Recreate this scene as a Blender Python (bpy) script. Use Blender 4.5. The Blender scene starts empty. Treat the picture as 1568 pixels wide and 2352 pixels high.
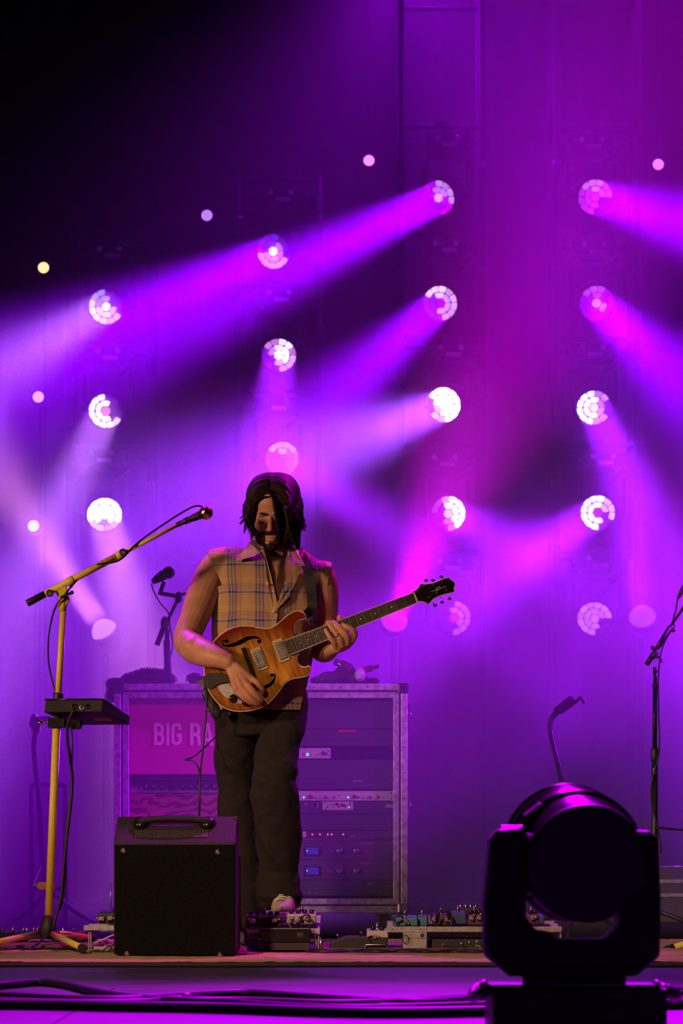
import bpy, bmesh, math, random
from math import pi, sin, cos, radians
from mathutils import Vector, Matrix, Quaternion, noise as mnoise

# ------------------------------------------------------------------ camera
SC = bpy.context.scene
COL = SC.collection
F = 6200.0          # focal length in pixels of the 1568 x 2352 frame
H = 0.365           # camera height above the stage deck
HY = 1962.0         # horizon row
def W(px, py, Y):
    """point of the place at distance Y that the photograph shows at (px, py)"""
    return Vector(((px - 784.0) * Y / F, Y, H - (py - HY) * Y / F))

cam_d = bpy.data.cameras.new('camera')
cam = bpy.data.objects.new('camera', cam_d); COL.objects.link(cam)
cam.location = (0, 0, H); cam.rotation_euler = (pi / 2, 0, 0)
cam_d.sensor_fit = 'VERTICAL'; cam_d.sensor_height = 36.0
cam_d.lens = 36.0 * F / 2352.0
cam_d.shift_y = (HY - 1176.0) / 2352.0
cam_d.clip_start = 0.1; cam_d.clip_end = 200
cam_d.dof.use_dof = True; cam_d.dof.focus_distance = 10.1; cam_d.dof.aperture_fstop = 8.0
SC.camera = cam

# ------------------------------------------------------------------ world, exposure
wd = bpy.data.worlds.new('night'); SC.world = wd; wd.use_nodes = True
wd.node_tree.nodes['Background'].inputs[0].default_value = (0.010, 0.004, 0.014, 1)
wd.node_tree.nodes['Background'].inputs[1].default_value = 0.10
vs = SC.view_settings
vs.view_transform = 'Standard'; vs.look = 'None'; vs.gamma = 1.0; vs.use_curve_mapping = False
vs.exposure = 0.0
cy = SC.cycles
cy.max_bounces = 3; cy.diffuse_bounces = 1; cy.glossy_bounces = 2; cy.transmission_bounces = 1
cy.volume_bounces = 0; cy.transparent_max_bounces = 6
cy.use_denoising = True; cy.adaptive_threshold = 0.04
cy.caustics_reflective = False; cy.caustics_refractive = False
cy.sample_clamp_indirect = 3.0

# ------------------------------------------------------------------ stage lights
def aim(o, p, q):
    o.location = p
    o.rotation_euler = (Vector(q) - Vector(p)).to_track_quat('-Z', 'Y').to_euler()
def disc_light(name, p, q, col, power, size, spread):
    """a lamp behind a round lens: light leaves the whole lens within a narrow spread"""
    d = bpy.data.lights.new(name, 'AREA'); d.shape = 'DISK'; d.size = size
    d.energy = power; d.color = col; d.spread = radians(spread)
    o = bpy.data.objects.new(name, d); COL.objects.link(o); aim(o, p, q); return o
def spot_light(name, p, q, col, power, angle, blend=0.5, radius=0.1):
    d = bpy.data.lights.new(name, 'SPOT'); d.energy = power; d.color = col
    d.spot_size = radians(angle); d.spot_blend = blend; d.shadow_soft_size = radius
    o = bpy.data.objects.new(name, d); COL.objects.link(o); aim(o, p, q); return o
BEAM = (0.27, 0.0, 1.0); VIO = (0.38, 0.0, 1.0); VIO2 = (0.36, 0.0, 0.90); VLT = (0.32, 0.008, 1.0); MAG = (0.66, 0.0, 0.85); LAV = (0.46, 0.13, 0.80); PNK = (0.62, 0.19, 0.50); PUR = (0.28, 0.0, 0.50)
YL = 20.0            # distance of the light towers
HEADS = [
 # lens x, y; aimed at x, y, distance; colour, power, spread
 (243, 705,  -60, 885, 16.5, (.50, .20, .55), 9.9, 10),
 (243, 945,   60, 1330, 16.5, LAV, 19.0, 9),
 (240, 1183, 345, 1600, 17.0, PNK, 26.0, 15),
 (626, 578,  -60, 865, 16.0, BEAM, 44.6, 10),
 (640, 817,  605, 1200, 17.5, VLT, 34.1, 15),
 (648, 1055, 1010, 1290, 16.5, VLT, 22.8, 10),
 (1005, 455, 60, 910, 15.5, BEAM, 74.4, 10),
 (1010, 697, 690, 980, 17.0, BEAM, 47.8, 12),
 (1018, 930, 640, 1080, 17.0, (.32, .05, 1.0), 67.6, 15),
 (1030, 1180, 1260, 1290, 17.0, VLT, 24.1, 10),
 (1042, 1420, 1150, 1500, 18.5, BEAM, 2.1, 10),
 (1367, 453, 1640, 530, 17.0, BEAM, 42.5, 10),
 (1370, 697, 1620, 930, 16.5, BEAM, 47.8, 11),
 (1364, 937, 1510, 1250, 17.0, VLT, 36.9, 10),
 (1372, 1178, 1100, 1350, 16.5, VLT, 36.9, 9),
 (1365, 1422, 1300, 1600, 18.5, BEAM, 2.1, 10),
]
for i, (x, y, tx, ty, tY, c, p, s) in enumerate(HEADS):
    a = W(x, y, YL); b = W(tx, ty, tY)
    d = (b - a).normalized()
    disc_light('beam', a + d * 0.03, b, c, p, 0.25, s)
# small domes on floor stands
DOMES = [(240, 1450, -60, 1000, 18.0, PNK, 40, 22), (905, 1425, 1030, 1130, 17.5, MAG, 46, 24), (1475, 1418, 1440, 1150, 18.0, VLT, 36, 28)]
for (x, y, tx, ty, tY, c, p, s) in DOMES:
    a = W(x, y, 19.0); b = W(tx, ty, tY); d = (b - a).normalized()
    disc_light('dome_beam', a + d * 0.12, b, c, p, 0.16, s)
# unseen washes added above the back of the stage to tint the haze
spot_light('haze_fill', (2.6, 20.5, 8.5), (1.0, 17.0, 0), PUR, 1150, 66, 1.0, .3)
spot_light('haze_fill', (.6, 21.5, 8.0), (.4, 15.0, 0), VIO2, 2600, 60, 1.0, .3)
# unseen side spots added to brighten the low haze behind the player
spot_light('side_haze_fill', (8.0, 17.5, 2.4), (-4, 15.5, 1.1), VIO, 5400, 24, 1.0, .3)
spot_light('side_haze_fill', (7.0, 13.6, 2.3), (-3.0, 14.2, .8), VIO, 4500, 26, 1.0, .3)
spot_light('side_haze_fill', (-6.0, 18.5, 3.2), (0, 17.0, 1.0), (.66, 0, .60), 420, 34, 1.0, .3)
# unseen spots added to rim the player from behind
spot_light('rim_fill', (1.3, 12.3, 5.0), (-.25, 10.3, 1.3), (.78, 0, .85), 1300, 17, .5, .06)
spot_light('rim_fill', (-1.7, 12.3, 5.0), (-.2, 10.3, 1.3), (.60, 0, .95), 1300, 17, .5, .06)
# unseen violet spots added to brighten the case front and its haze
spot_light('case_fill', (5.6, 11.35, 3.3), (-.2, 11.38, .85), VIO, 15000, 15, .7, .1)
spot_light('case_fill', (4.8, 9.0, 3.2), (-.5, 12.0, .85), (.50, 0, .80), 1700, 17, .7, .1)
# downstage violet washes
spot_light('front_wash', (1.5, 6.0, 7.5), (0, 6.6, 0), (.40, 0, .75), 500, 50, .9, .3)
spot_light('deck_wash', (.8, 10.4, 6.6), (.0, 5.3, 0), (.50, 0, .80), 18000, 37, .9, .15)
# warm front spot on the player, dim warm house light on the rug
spot_light('front_spot', (-8.0, 4.0, 2.7), (-.42, 10.3, 1.30), (1.0, .56, .33), 2300, 16, .7, .5)
spot_light('house_light', (-3.0, .5, 4.6), (.1, 9.3, 0.0), (1.0, .60, .34), 2600, 20, .9, .25)
# ------------------------------------------------------------------ helpers
random.seed(7)
def V(*a): return Vector(a)
def tag(o, label=None, cat=None, group=None, kind=None):
    if label: o['label'] = label
    if cat: o['category'] = cat
    if group: o['group'] = group
    if kind: o['kind'] = kind
    return o
def thing(name, label, cat, loc=(0, 0, 0), group=None, rot=None):
    o = bpy.data.objects.new(name, None); COL.objects.link(o); o.location = loc
    o.empty_display_size = .05
    if rot is not None: o.rotation_euler = rot
    return tag(o, label, cat, group)
def origin(p):
    t = Vector((0, 0, 0))
    while p is not None:
        t = t + p.location; p = p.parent
    return t
def catmull(pts, n=6):
    P = [Vector(p) for p in pts]; out = []
    Q = [P[0] * 2 - P[1]] + P + [P[-1] * 2 - P[-2]]
    for i in range(1, len(Q) - 2):
        a, b, c, d = Q[i - 1], Q[i], Q[i + 1], Q[i + 2]
        for k in range(n):
            t = k / n
            out.append(.5 * ((2 * b) + (c - a) * t + (2 * a - 5 * b + 4 * c - d) * t * t + (3 * b - a - 3 * c + d) * t ** 3))
    out.append(P[-1]); return out
def lerp_list(vals, n):
    out = []
    for i in range(len(vals) - 1):
        for k in range(n): out.append(vals[i] + (vals[i + 1] - vals[i]) * k / n)
    out.append(vals[-1]); return out
class MB:
    def __init__(s): s.v = []; s.f = []; s.sm = []
    def add(s, vs, fs, smooth=False):
        b = len(s.v); s.v += [Vector(x) for x in vs]
        for f in fs: s.f.append([b + i for i in f]); s.sm.append(smooth)
        return s
    def box(s, lo, hi):
        x0, y0, z0 = lo; x1, y1, z1 = hi
        return s.add([(x0, y0, z0), (x1, y0, z0), (x1, y1, z0), (x0, y1, z0), (x0, y0, z1), (x1, y0, z1), (x1, y1, z1), (x0, y1, z1)],
                     [(0, 3, 2, 1), (4, 5, 6, 7), (0, 1, 5, 4), (1, 2, 6, 5), (2, 3, 7, 6), (3, 0, 4, 7)])
    def obox(s, c, u, v, w):
        """box from its centre and three half-edge vectors"""
        c, u, v, w = Vector(c), Vector(u), Vector(v), Vector(w); p = []
        for k in (-1, 1):
            for a, b in ((-1, -1), (1, -1), (1, 1), (-1, 1)): p.append(c + u * a + v * b + w * k)
        return s.add(p, [(0, 3, 2, 1), (4, 5, 6, 7), (0, 1, 5, 4), (1, 2, 6, 5), (2, 3, 7, 6), (3, 0, 4, 7)])
    def pbox(s, x0, y0, x1, y1, Y, dep):
        """box whose front spans these pixels at distance Y"""
        a = W(x0, y1, Y); b = W(x1, y0, Y)
        return s.box((a.x, Y, a.z), (b.x, Y + dep, b.z))
    def bar(s, p, q, w, h, up=(0, 0, 1)):
        p, q = Vector(p), Vector(q); d = (q - p); n = d.normalized(); u = n.cross(Vector(up))
        if u.length < 1e-4: u = n.cross(Vector((0, 1, 0)))
        u.normalize(); t = u.cross(n)
        return s.obox((p + q) / 2, u * w / 2, t * h / 2, d / 2)
    def tube(s, pts, r, n=10, cap=True, smooth=True, flat=1.0):
        P = [Vector(p) for p in pts]; m = len(P)
        R = list(r) if hasattr(r, '__len__') else [r] * m
        T = [(P[min(i + 1, m - 1)] - P[max(i - 1, 0)]).normalized() for i in range(m)]
        a = Vector((0, 0, 1)) if abs(T[0].z) < .9 else Vector((1, 0, 0))
        u = (a - T[0] * a.dot(T[0])).normalized(); vs = []
        for i in range(m):
            u = (u - T[i] * u.dot(T[i])).normalized(); w = T[i].cross(u)
            for k in range(n):
                t = 2 * pi * k / n
                vs.append(P[i] + (u * cos(t) + w * sin(t) * flat) * R[i])
        fs = [(i * n + k, i * n + (k + 1) % n, (i + 1) * n + (k + 1) % n, (i + 1) * n + k) for i in range(m - 1) for k in range(n)]
        b = len(s.v); s.add(vs, fs, smooth)
        if cap:
            s.f.append([b + k for k in range(n)][::-1]); s.sm.append(False)
            s.f.append([b + (m - 1) * n + k for k in range(n)]); s.sm.append(False)
        return s
    def cyl(s, p, q, r, r2=None, n=16, smooth=True):
        return s.tube([p, q], [r, r if r2 is None else r2], n, True, smooth)
    def lathe(s, p, d, prof, n=24, smooth=True):
        """prof = [(distance along d, radius)] starting at p"""
        p = Vector(p); d = Vector(d).normalized()
        a = Vector((0, 0, 1)) if abs(d.z) < .9 else Vector((1, 0, 0))
        u = (a - d * a.dot(d)).normalized(); w = d.cross(u); vs = []; m = len(prof)
        for (t, r) in prof:
            for k in range(n):
                an = 2 * pi * k / n; vs.append(p + d * t + (u * cos(an) + w * sin(an)) * max(r, 1e-5))
        fs = [(i * n + k, i * n + (k + 1) % n, (i + 1) * n + (k + 1) % n, (i + 1) * n + k) for i in range(m - 1) for k in range(n)]
        b = len(s.v); s.add(vs, fs, smooth)
        s.f.append([b + k for k in range(n)][::-1]); s.sm.append(False)
        s.f.append([b + (m - 1) * n + k for k in range(n)]); s.sm.append(False)
        return s
    def ell(s, c, r, rot=None, nu=16, nv=10):
        c = Vector(c); r = (r, r, r) if not hasattr(r, '__len__') else r; vs = []
        for i in range(nv + 1):
            ph = -pi / 2 + pi * i / nv
            for k in range(nu):
                t = 2 * pi * k / nu; q = Vector((cos(ph) * cos(t) * r[0], cos(ph) * sin(t) * r[1], sin(ph) * r[2]))
                if i in (0, nv): q = Vector((cos(t) * r[0] * .004, sin(t) * r[1] * .004, sin(ph) * r[2]))
                vs.append(c + (rot @ q if rot is not None else q))
        fs = [(i * nu + k, i * nu + (k + 1) % nu, (i + 1) * nu + (k + 1) % nu, (i + 1) * nu + k) for i in range(nv) for k in range(nu)]
        b = len(s.v); s.add(vs, fs, True)
        s.f.append([b + k for k in range(nu)][::-1]); s.sm.append(True)
        s.f.append([b + nv * nu + k for k in range(nu)]); s.sm.append(True)
        return s
    def loft(s, rings, smooth=True, cap=True):
        n = len(rings[0]); m = len(rings); b = len(s.v)
        s.add([p for r in rings for p in r], [(i * n + k, i * n + (k + 1) % n, (i + 1) * n + (k + 1) % n, (i + 1) * n + k) for i in range(m - 1) for k in range(n)], smooth)
        if cap:
            s.f.append([b + k for k in range(n)][::-1]); s.sm.append(smooth)
            s.f.append([b + (m - 1) * n + k for k in range(n)]); s.sm.append(smooth)
        return s
    def prism(s, poly, off):
        """closed prism: a 3-D outline pushed by the vector off"""
        P = [Vector(p) for p in poly]; n = len(P); off = Vector(off)
        s.add(P + [p + off for p in P], [tuple(range(n)), tuple(range(2 * n - 1, n - 1, -1))] + [(k, k + n, (k + 1) % n + n, (k + 1) % n) for k in range(n)])
        return s
def obj(name, mb, m, parent=None, bevel=0.0, local=False, seg=2, fix=True):
    off = Vector((0, 0, 0)) if local else origin(parent)
    me = bpy.data.meshes.new(name)
    me.from_pydata([tuple(p - off) for p in mb.v], [], mb.f)
    me.polygons.foreach_set('use_smooth', mb.sm)
    if fix:
        bm = bmesh.new(); bm.from_mesh(me); bmesh.ops.recalc_face_normals(bm, faces=bm.faces); bm.to_mesh(me); bm.free()
    me.update()
    if m is not None: me.materials.append(m)
    o = bpy.data.objects.new(name, me); COL.objects.link(o); o.parent = parent
    if bevel > 0:
        b = o.modifiers.new('edge', 'BEVEL'); b.width = bevel; b.segments = seg; b.limit_method = 'ANGLE'; b.angle_limit = radians(40)
    return o
def bake(o):
    """replace the mesh by its modified self"""
    dg = bpy.context.evaluated_depsgraph_get(); me = bpy.data.meshes.new_from_object(o.evaluated_get(dg)); o.modifiers.clear()
    old = o.data; o.data = me; me.name = old.name; bpy.data.meshes.remove(old); return o
def remesh(o, vox, smooth=4, fac=.5):
    r = o.modifiers.new('r', 'REMESH'); r.mode = 'VOXEL'; r.voxel_size = vox; r.use_smooth_shade = True
    if smooth:
        s = o.modifiers.new('s', 'SMOOTH'); s.iterations = smooth; s.factor = fac
    bake(o)
    for p in o.data.polygons: p.use_smooth = True
    return o
def copy_tree(o, parent=None):
    c = o.copy(); COL.objects.link(c); c.parent = parent
    for ch in list(o.children): copy_tree(ch, c)
    return c
def text_mesh(name, txt, size, m, parent, loc, sx=1.0, ext=.0005, rot=(pi / 2, 0, 0), off=0.0, align='LEFT'):
    cu = bpy.data.curves.new(name, 'FONT'); cu.body = txt; cu.size = size; cu.extrude = ext; cu.offset = off; cu.align_x = align; cu.resolution_u = 3
    t = bpy.data.objects.new(name, cu); COL.objects.link(t)
    dg = bpy.context.evaluated_depsgraph_get(); me = bpy.data.meshes.new_from_object(t.evaluated_get(dg))
    bpy.data.objects.remove(t); bpy.data.curves.remove(cu)
    me.transform(Matrix.Diagonal((sx, 1, 1, 1))); me.materials.clear(); me.materials.append(m)
    o = bpy.data.objects.new(name, me); COL.objects.link(o); o.parent = parent
    o.location = Vector(loc) - origin(parent); o.rotation_euler = rot
    return o

# ------------------------------------------------------------------ materials
def mat(name, col, rough=.6, metal=0.0, spec=.5, emit=None, estr=1.0):
    m = bpy.data.materials.new(name); m.use_nodes = True
    b = m.node_tree.nodes['Principled BSDF']
    b.inputs['Base Color'].default_value = (*col, 1); b.inputs['Roughness'].default_value = rough
    b.inputs['Metallic'].default_value = metal; b.inputs['Specular IOR Level'].default_value = spec
    if emit:
        b.inputs['Emission Color'].default_value = (*emit, 1); b.inputs['Emission Strength'].default_value = estr
        m.cycles.emission_sampling = 'NONE'
    return m
def matn(name, c1, c2, scale, rough=.6, metal=0.0, bump=.0, dist=.002, stretch=(1, 1, 1), detail=4.0, lo=.35, hi=.65, rvar=0.0, spec=.5):
    """two colours mixed by noise, with fine relief"""
    m = mat(name, c1, rough, metal, spec); nt = m.node_tree; b = nt.nodes['Principled BSDF']
    tc = nt.nodes.new('ShaderNodeTexCoord'); mp = nt.nodes.new('ShaderNodeMapping'); nz = nt.nodes.new('ShaderNodeTexNoise'); rp = nt.nodes.new('ShaderNodeValToRGB')
    mp.inputs['Scale'].default_value = stretch; nz.inputs['Scale'].default_value = scale; nz.inputs['Detail'].default_value = detail
    nt.links.new(tc.outputs['Object'], mp.inputs[0]); nt.links.new(mp.outputs[0], nz.inputs['Vector']); nt.links.new(nz.outputs['Fac'], rp.inputs[0])
    rp.color_ramp.elements[0].position = lo; rp.color_ramp.elements[1].position = hi
    rp.color_ramp.elements[0].color = (*c1, 1); rp.color_ramp.elements[1].color = (*c2, 1)
    nt.links.new(rp.outputs[0], b.inputs['Base Color'])
    if rvar:
        mr = nt.nodes.new('ShaderNodeMapRange'); mr.inputs[3].default_value = max(0, rough - rvar); mr.inputs[4].default_value = min(1, rough + rvar)
        nt.links.new(nz.outputs['Fac'], mr.inputs[0]); nt.links.new(mr.outputs[0], b.inputs['Roughness'])
    if bump:
        bp = nt.nodes.new('ShaderNodeBump'); bp.inputs['Strength'].default_value = bump; bp.inputs['Distance'].default_value = dist
        nt.links.new(nz.outputs['Fac'], bp.inputs['Height']); nt.links.new(bp.outputs[0], b.inputs['Normal'])
    return m
M = {}
M['black'] = matn('black_plastic', (.012, .011, .012), (.022, .02, .021), 60, .5, bump=.1)
M['black_gloss'] = mat('black_gloss', (.01, .009, .01), .22)
M['black_metal'] = matn('black_metal', (.015, .014, .016), (.03, .028, .03), 30, .38, .5)
M['rubber'] = mat('rubber', (.012, .012, .012), .75)
M['steel'] = matn('steel', (.55, .53, .52), (.38, .36, .35), 40, .3, 1.0, bump=.05)
M['chrome'] = mat('chrome', (.75, .72, .7), .15, 1.0)
M['alu'] = matn('aluminium', (.55, .52, .52), (.32, .30, .31), 45, .42, .75, bump=.15, stretch=(1, 1, 1), rvar=.12)
M['gold'] = mat('gold', (.75, .5, .2), .25, 1.0)
M['yellow'] = matn('yellow_powder_coat', (.88, .74, .10), (.80, .66, .08), 70, .45, bump=.12)
M['cable'] = mat('cable_rubber', (.010, .009, .010), .45)
M['truss'] = matn('truss_tube', (.004, .0035, .004), (.007, .006, .007), 20, .8, .0, spec=.15)
M['white'] = mat('white_print', (.7, .68, .66), .6)
M['grey_print'] = mat('grey_print', (.30, .29, .3), .6)
# ------------------------------------------------------------------ the stage
def struct(name, mb, m, label, **k):
    o = obj(name, mb, m, None, **k); return tag(o, label, None, None, 'structure')
deck = matn('stage_deck_paint', (.024, .020, .024), (.05, .042, .05), 3.2, .5, bump=.12, dist=.004, stretch=(1, 2.2, 1), detail=8, rvar=.12)
# the deck in sheets with open joints
dk = MB().box((-11, 2.5, -.12), (11, 24, -.02)); floor = struct('floor', dk, M['black'], 'black painted stage floor')
ys = [2.5, 4.94, 7.38, 9.82, 12.26, 14.7, 17.14, 19.58, 24]
rear_dark = matn('rear_deck_dark', (.006, .005, .006), (.012, .010, .012), 120, 1.0, bump=.4, spec=.0)  # rear deck sheets darkened in colour so the beams leave no bright patch
for i in range(len(ys) - 1):
    for j in range(-4, 5):
        x0 = j * 2.44 - 1.22 + (.6 if i % 2 else 0)
        if abs(x0 + 1.22) * F / ys[i + 1] > 2100 and i < 4: continue
        p = MB().box((x0 + .002, ys[i] + .002, -.02), (x0 + 2.438, ys[i + 1] - .002, 0))
        obj('deck_sheet' if i < 3 else 'rear_dark_sheet', p, deck if i < 3 else rear_dark, floor, local=True)
drape = matn('black_drape', (.002, .002, .002), (.004, .0035, .004), 6, 1.0, spec=.0, bump=.3, dist=.02)
bk = MB(); n = 300; vs = []
for k in range(n + 1):
    x = -13 + 26 * k / n; y = 23.6 + .10 * sin(k * 1.3) + .05 * sin(k * .41)
    vs += [(x, y, -.01), (x, y, 13)]
bk.add(vs, [(2 * k, 2 * k + 2, 2 * k + 3, 2 * k + 1) for k in range(n)], True)
bk.box((-13, 23.8, -.01), (13, 23.9, 13))
struct('wall_back', bk, drape, 'black pleated drape closing the back of the stage', fix=False)

# rug with bound edge
rugm = matn('rug_pile', (.60, .44, .13), (.47, .33, .09), 160, .95, bump=.9, dist=.006, detail=6)
rb = MB(); nx, ny = 300, 60; vs = []; X0, X1, Y0, Y1 = -1.75, 1.75, 8.72, 11.1
for j in range(ny + 1):
    for i in range(nx + 1):
        x = X0 + (X1 - X0) * i / nx; y = Y0 + (Y1 - Y0) * j / ny
        e = .012 * sin(x * 5.1 + .7) + .007 * sin(x * 13) if j == 0 else 0
        z = .017 + .0035 * mnoise.noise((x * 9, y * 9, 1)) + .003 * mnoise.noise((x * 60, y * 60, 2))
        vs.append((x, y + e, z))
rb.add(vs, [(j * (nx + 1) + i, j * (nx + 1) + i + 1, (j + 1) * (nx + 1) + i + 1, (j + 1) * (nx + 1) + i) for j in range(ny) for i in range(nx)], True)
rug = thing('rug', 'tan pile rug with dark bound edge under the guitarist', 'rug', (0, 9.9, 0))
obj('pile', rb, rugm, rug, fix=False)
bd = MB(); pts = [(X0 + (X1 - X0) * i / 80, Y0 - .004 + .012 * sin((X0 + (X1 - X0) * i / 80) * 5.1 + .7), .0085) for i in range(81)]
bd.tube(pts, .0085, 6); bd.box((X0, Y0 + .02, 0.001), (X1, Y1, .008))
obj('binding', bd, mat('binding', (.02, .012, .016), .8), rug)
# ------------------------------------------------------------------ light towers and moving heads
def lens_mat():
    m = bpy.data.materials.new('lens_cell'); m.use_nodes = True; nt = m.node_tree; b = nt.nodes['Principled BSDF']
    oi = nt.nodes.new('ShaderNodeObjectInfo'); lw = nt.nodes.new('ShaderNodeTexNoise'); lw.inputs['Scale'].default_value = 30
    tc = nt.nodes.new('ShaderNodeTexCoord'); nt.links.new(tc.outputs['Object'], lw.inputs['Vector'])
    mr = nt.nodes.new('ShaderNodeMapRange'); mr.inputs[3].default_value = .55; mr.inputs[4].default_value = 1.45
    nt.links.new(lw.outputs['Fac'], mr.inputs[0])
    b.inputs['Base Color'].default_value = (.02, .02, .03, 1); b.inputs['Roughness'].default_value = .12
    nt.links.new(oi.outputs['Color'], b.inputs['Emission Color']); nt.links.new(mr.outputs[0], b.inputs['Emission Strength'])
    m.cycles.emission_sampling = 'NONE'; return m
M['lens'] = lens_mat()
def cell_mesh(name, r0, r1, half, n=5, gap=.0036):
    """one lens cell: a rounded sector (or the centre hexagon), slightly domed"""
    poly = []
    if r0 == 0:
        for k in range(6): poly.append(Vector((cos(pi / 6 + k * pi / 3), sin(pi / 6 + k * pi / 3), 0)) * (r1 - gap))
    else:
        for k in range(n): a = -half + 2 * half * k / (n - 1); poly.append(Vector((cos(a), sin(a), 0)) * (r1 - gap) )
        for k in range(3): a = half - 2 * half * k / 2; poly.append(Vector((cos(a), sin(a), 0)) * (r0 + gap))
        c = sum(poly, Vector()) / len(poly); sh = 1 - gap / (r1 * half)
        poly = [c + Vector(((p - c).x, (p - c).y * sh, 0)) for p in poly]
    c = sum(poly, Vector()) / len(poly); m = len(poly)
    o1 = []
    for i, p in enumerate(poly):  # soften corners
        q = poly[i - 1]; r = poly[(i + 1) % m]; o1 += [p * .8 + q * .2, p * .8 + r * .2]
    k = len(o1); vs = [p + Vector((0, 0, .004)) for p in o1] + [p + Vector((0, 0, -.004)) for p in o1] + [c + (p - c) * .55 + Vector((0, 0, -.011)) for p in o1] + [c + Vector((0, 0, -.013))]
    fs = [(i, (i + 1) % k, (i + 1) % k + k, i + k) for i in range(k)] + [(i + k, (i + 1) % k + k, (i + 1) % k + 2 * k, i + 2 * k) for i in range(k)] + [(i + 2 * k, (i + 1) % k + 2 * k, 3 * k) for i in range(k)]
    me = bpy.data.meshes.new(name); me.from_pydata([tuple(p) for p in vs], [], fs)
    for p in me.polygons: p.use_smooth = True
    me.materials.append(M['lens']); return me
CM0 = cell_mesh('centre_cell', 0, .040, 0); CM1 = cell_mesh('ring_cell', .0375, .083, pi / 6); CM2 = cell_mesh('rim_cell', .083, .131, pi / 12)
# shared head, yoke and base meshes (local: the lens looks along -Z of the head; the yoke hangs from the base above)
hb = MB().lathe((0, 0, .16), (0, 0, -1), [(0, .04), (.01, .085), (.05, .118), (.12, .135), (.22, .140), (.30, .142), (.318, .142), (.322, .1335), (.312, .133), (.312, 0)], 28)
for k in range(10):
    a = 2 * pi * k / 10; hb.obox((cos(a) * .128, sin(a) * .128, .06), (cos(a) * .006, sin(a) * .006, 0), (-sin(a) * .012, cos(a) * .012, 0), (0, 0, .05))
HEAD_ME = obj('tmp', hb, M['black_metal'], None, local=True); HEAD_ME_D = HEAD_ME.data; bpy.data.objects.remove(HEAD_ME)
yk = MB()
for s in (-1, 1):
    yk.obox((s * .172, 0, .10), (.018, 0, 0), (0, .05, 0), (0, 0, .13)); yk.cyl((s * .19, 0, 0), (s * .14, 0, 0), .045, n=14)
    yk.obox((s * .135, 0, .258), (.05, 0, .040), (0, .05, 0), (-.012 * s, 0, .014))
yk.obox((0, 0, .285), (.105, 0, 0), (0, .05, 0), (0, 0, .016))
t = obj('tmp', yk, M['black_metal'], None, local=True); YOKE_D = t.data; bpy.data.objects.remove(t)
bs = MB().obox((0, 0, .365), (.165, 0, 0), (0, .11, 0), (0, 0, .05)); bs.obox((0, 0, .308), (.07, 0, 0), (0, .07, 0), (0, 0, .01))
for s in (-1, 1): bs.tube([(s * .165, -.05, .34), (s * .19, -.05, .34), (s * .195, -.05, .365), (s * .19, -.05, .39), (s * .165, -.05, .39)], .009, 8)
bs.obox((0, 0, .435), (.05, 0, 0), (0, .03, 0), (0, 0, .022))
t = obj('tmp', bs, M['black_metal'], None, local=True); BASE_D = t.data; bpy.data.objects.remove(t)
def small(name, mb, m):
    t = obj(name, mb, m, None, local=True); d = t.data; bpy.data.objects.remove(t); return d
knob_me = small('base_button', MB().lathe((0, 0, 0), (0, -1, 0), [(0, .020), (.006, .020), (.009, .012)], 12), mat('pale_button', (.8, .7, .75), .4))
plate_me = small('label_plate', MB().box((-.055, -.004, -.016), (.055, 0, .016)), mat('pale_plate', (.55, .45, .6), .5))
def cell_colour(i, spec, ph, ring):
    """picture angle ph (degrees, counter-clockwise from the right) -> emission colour"""
    for (a0, a1, rings, c) in spec:
        d = (ph - a0) % 360
        if ring in rings and d <= (a1 - a0): 
            j = random.uniform(.8, 1.2); return tuple(x * j for x in c) + (1,)
    return (0.004, 0, .008, 1)
A3 = (0, 1, 2); 
WH = (1.6, 1.5, 1.7); PK = (1.0, .45, .85); PL = (.85, .25, 1.0); VI = (.30, .06, .95); DV = (.10, .01, .32); MG = (.62, .03, .75); BW = (5, 4.4, 5); LV = (.75, .32, 1.05)
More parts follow.
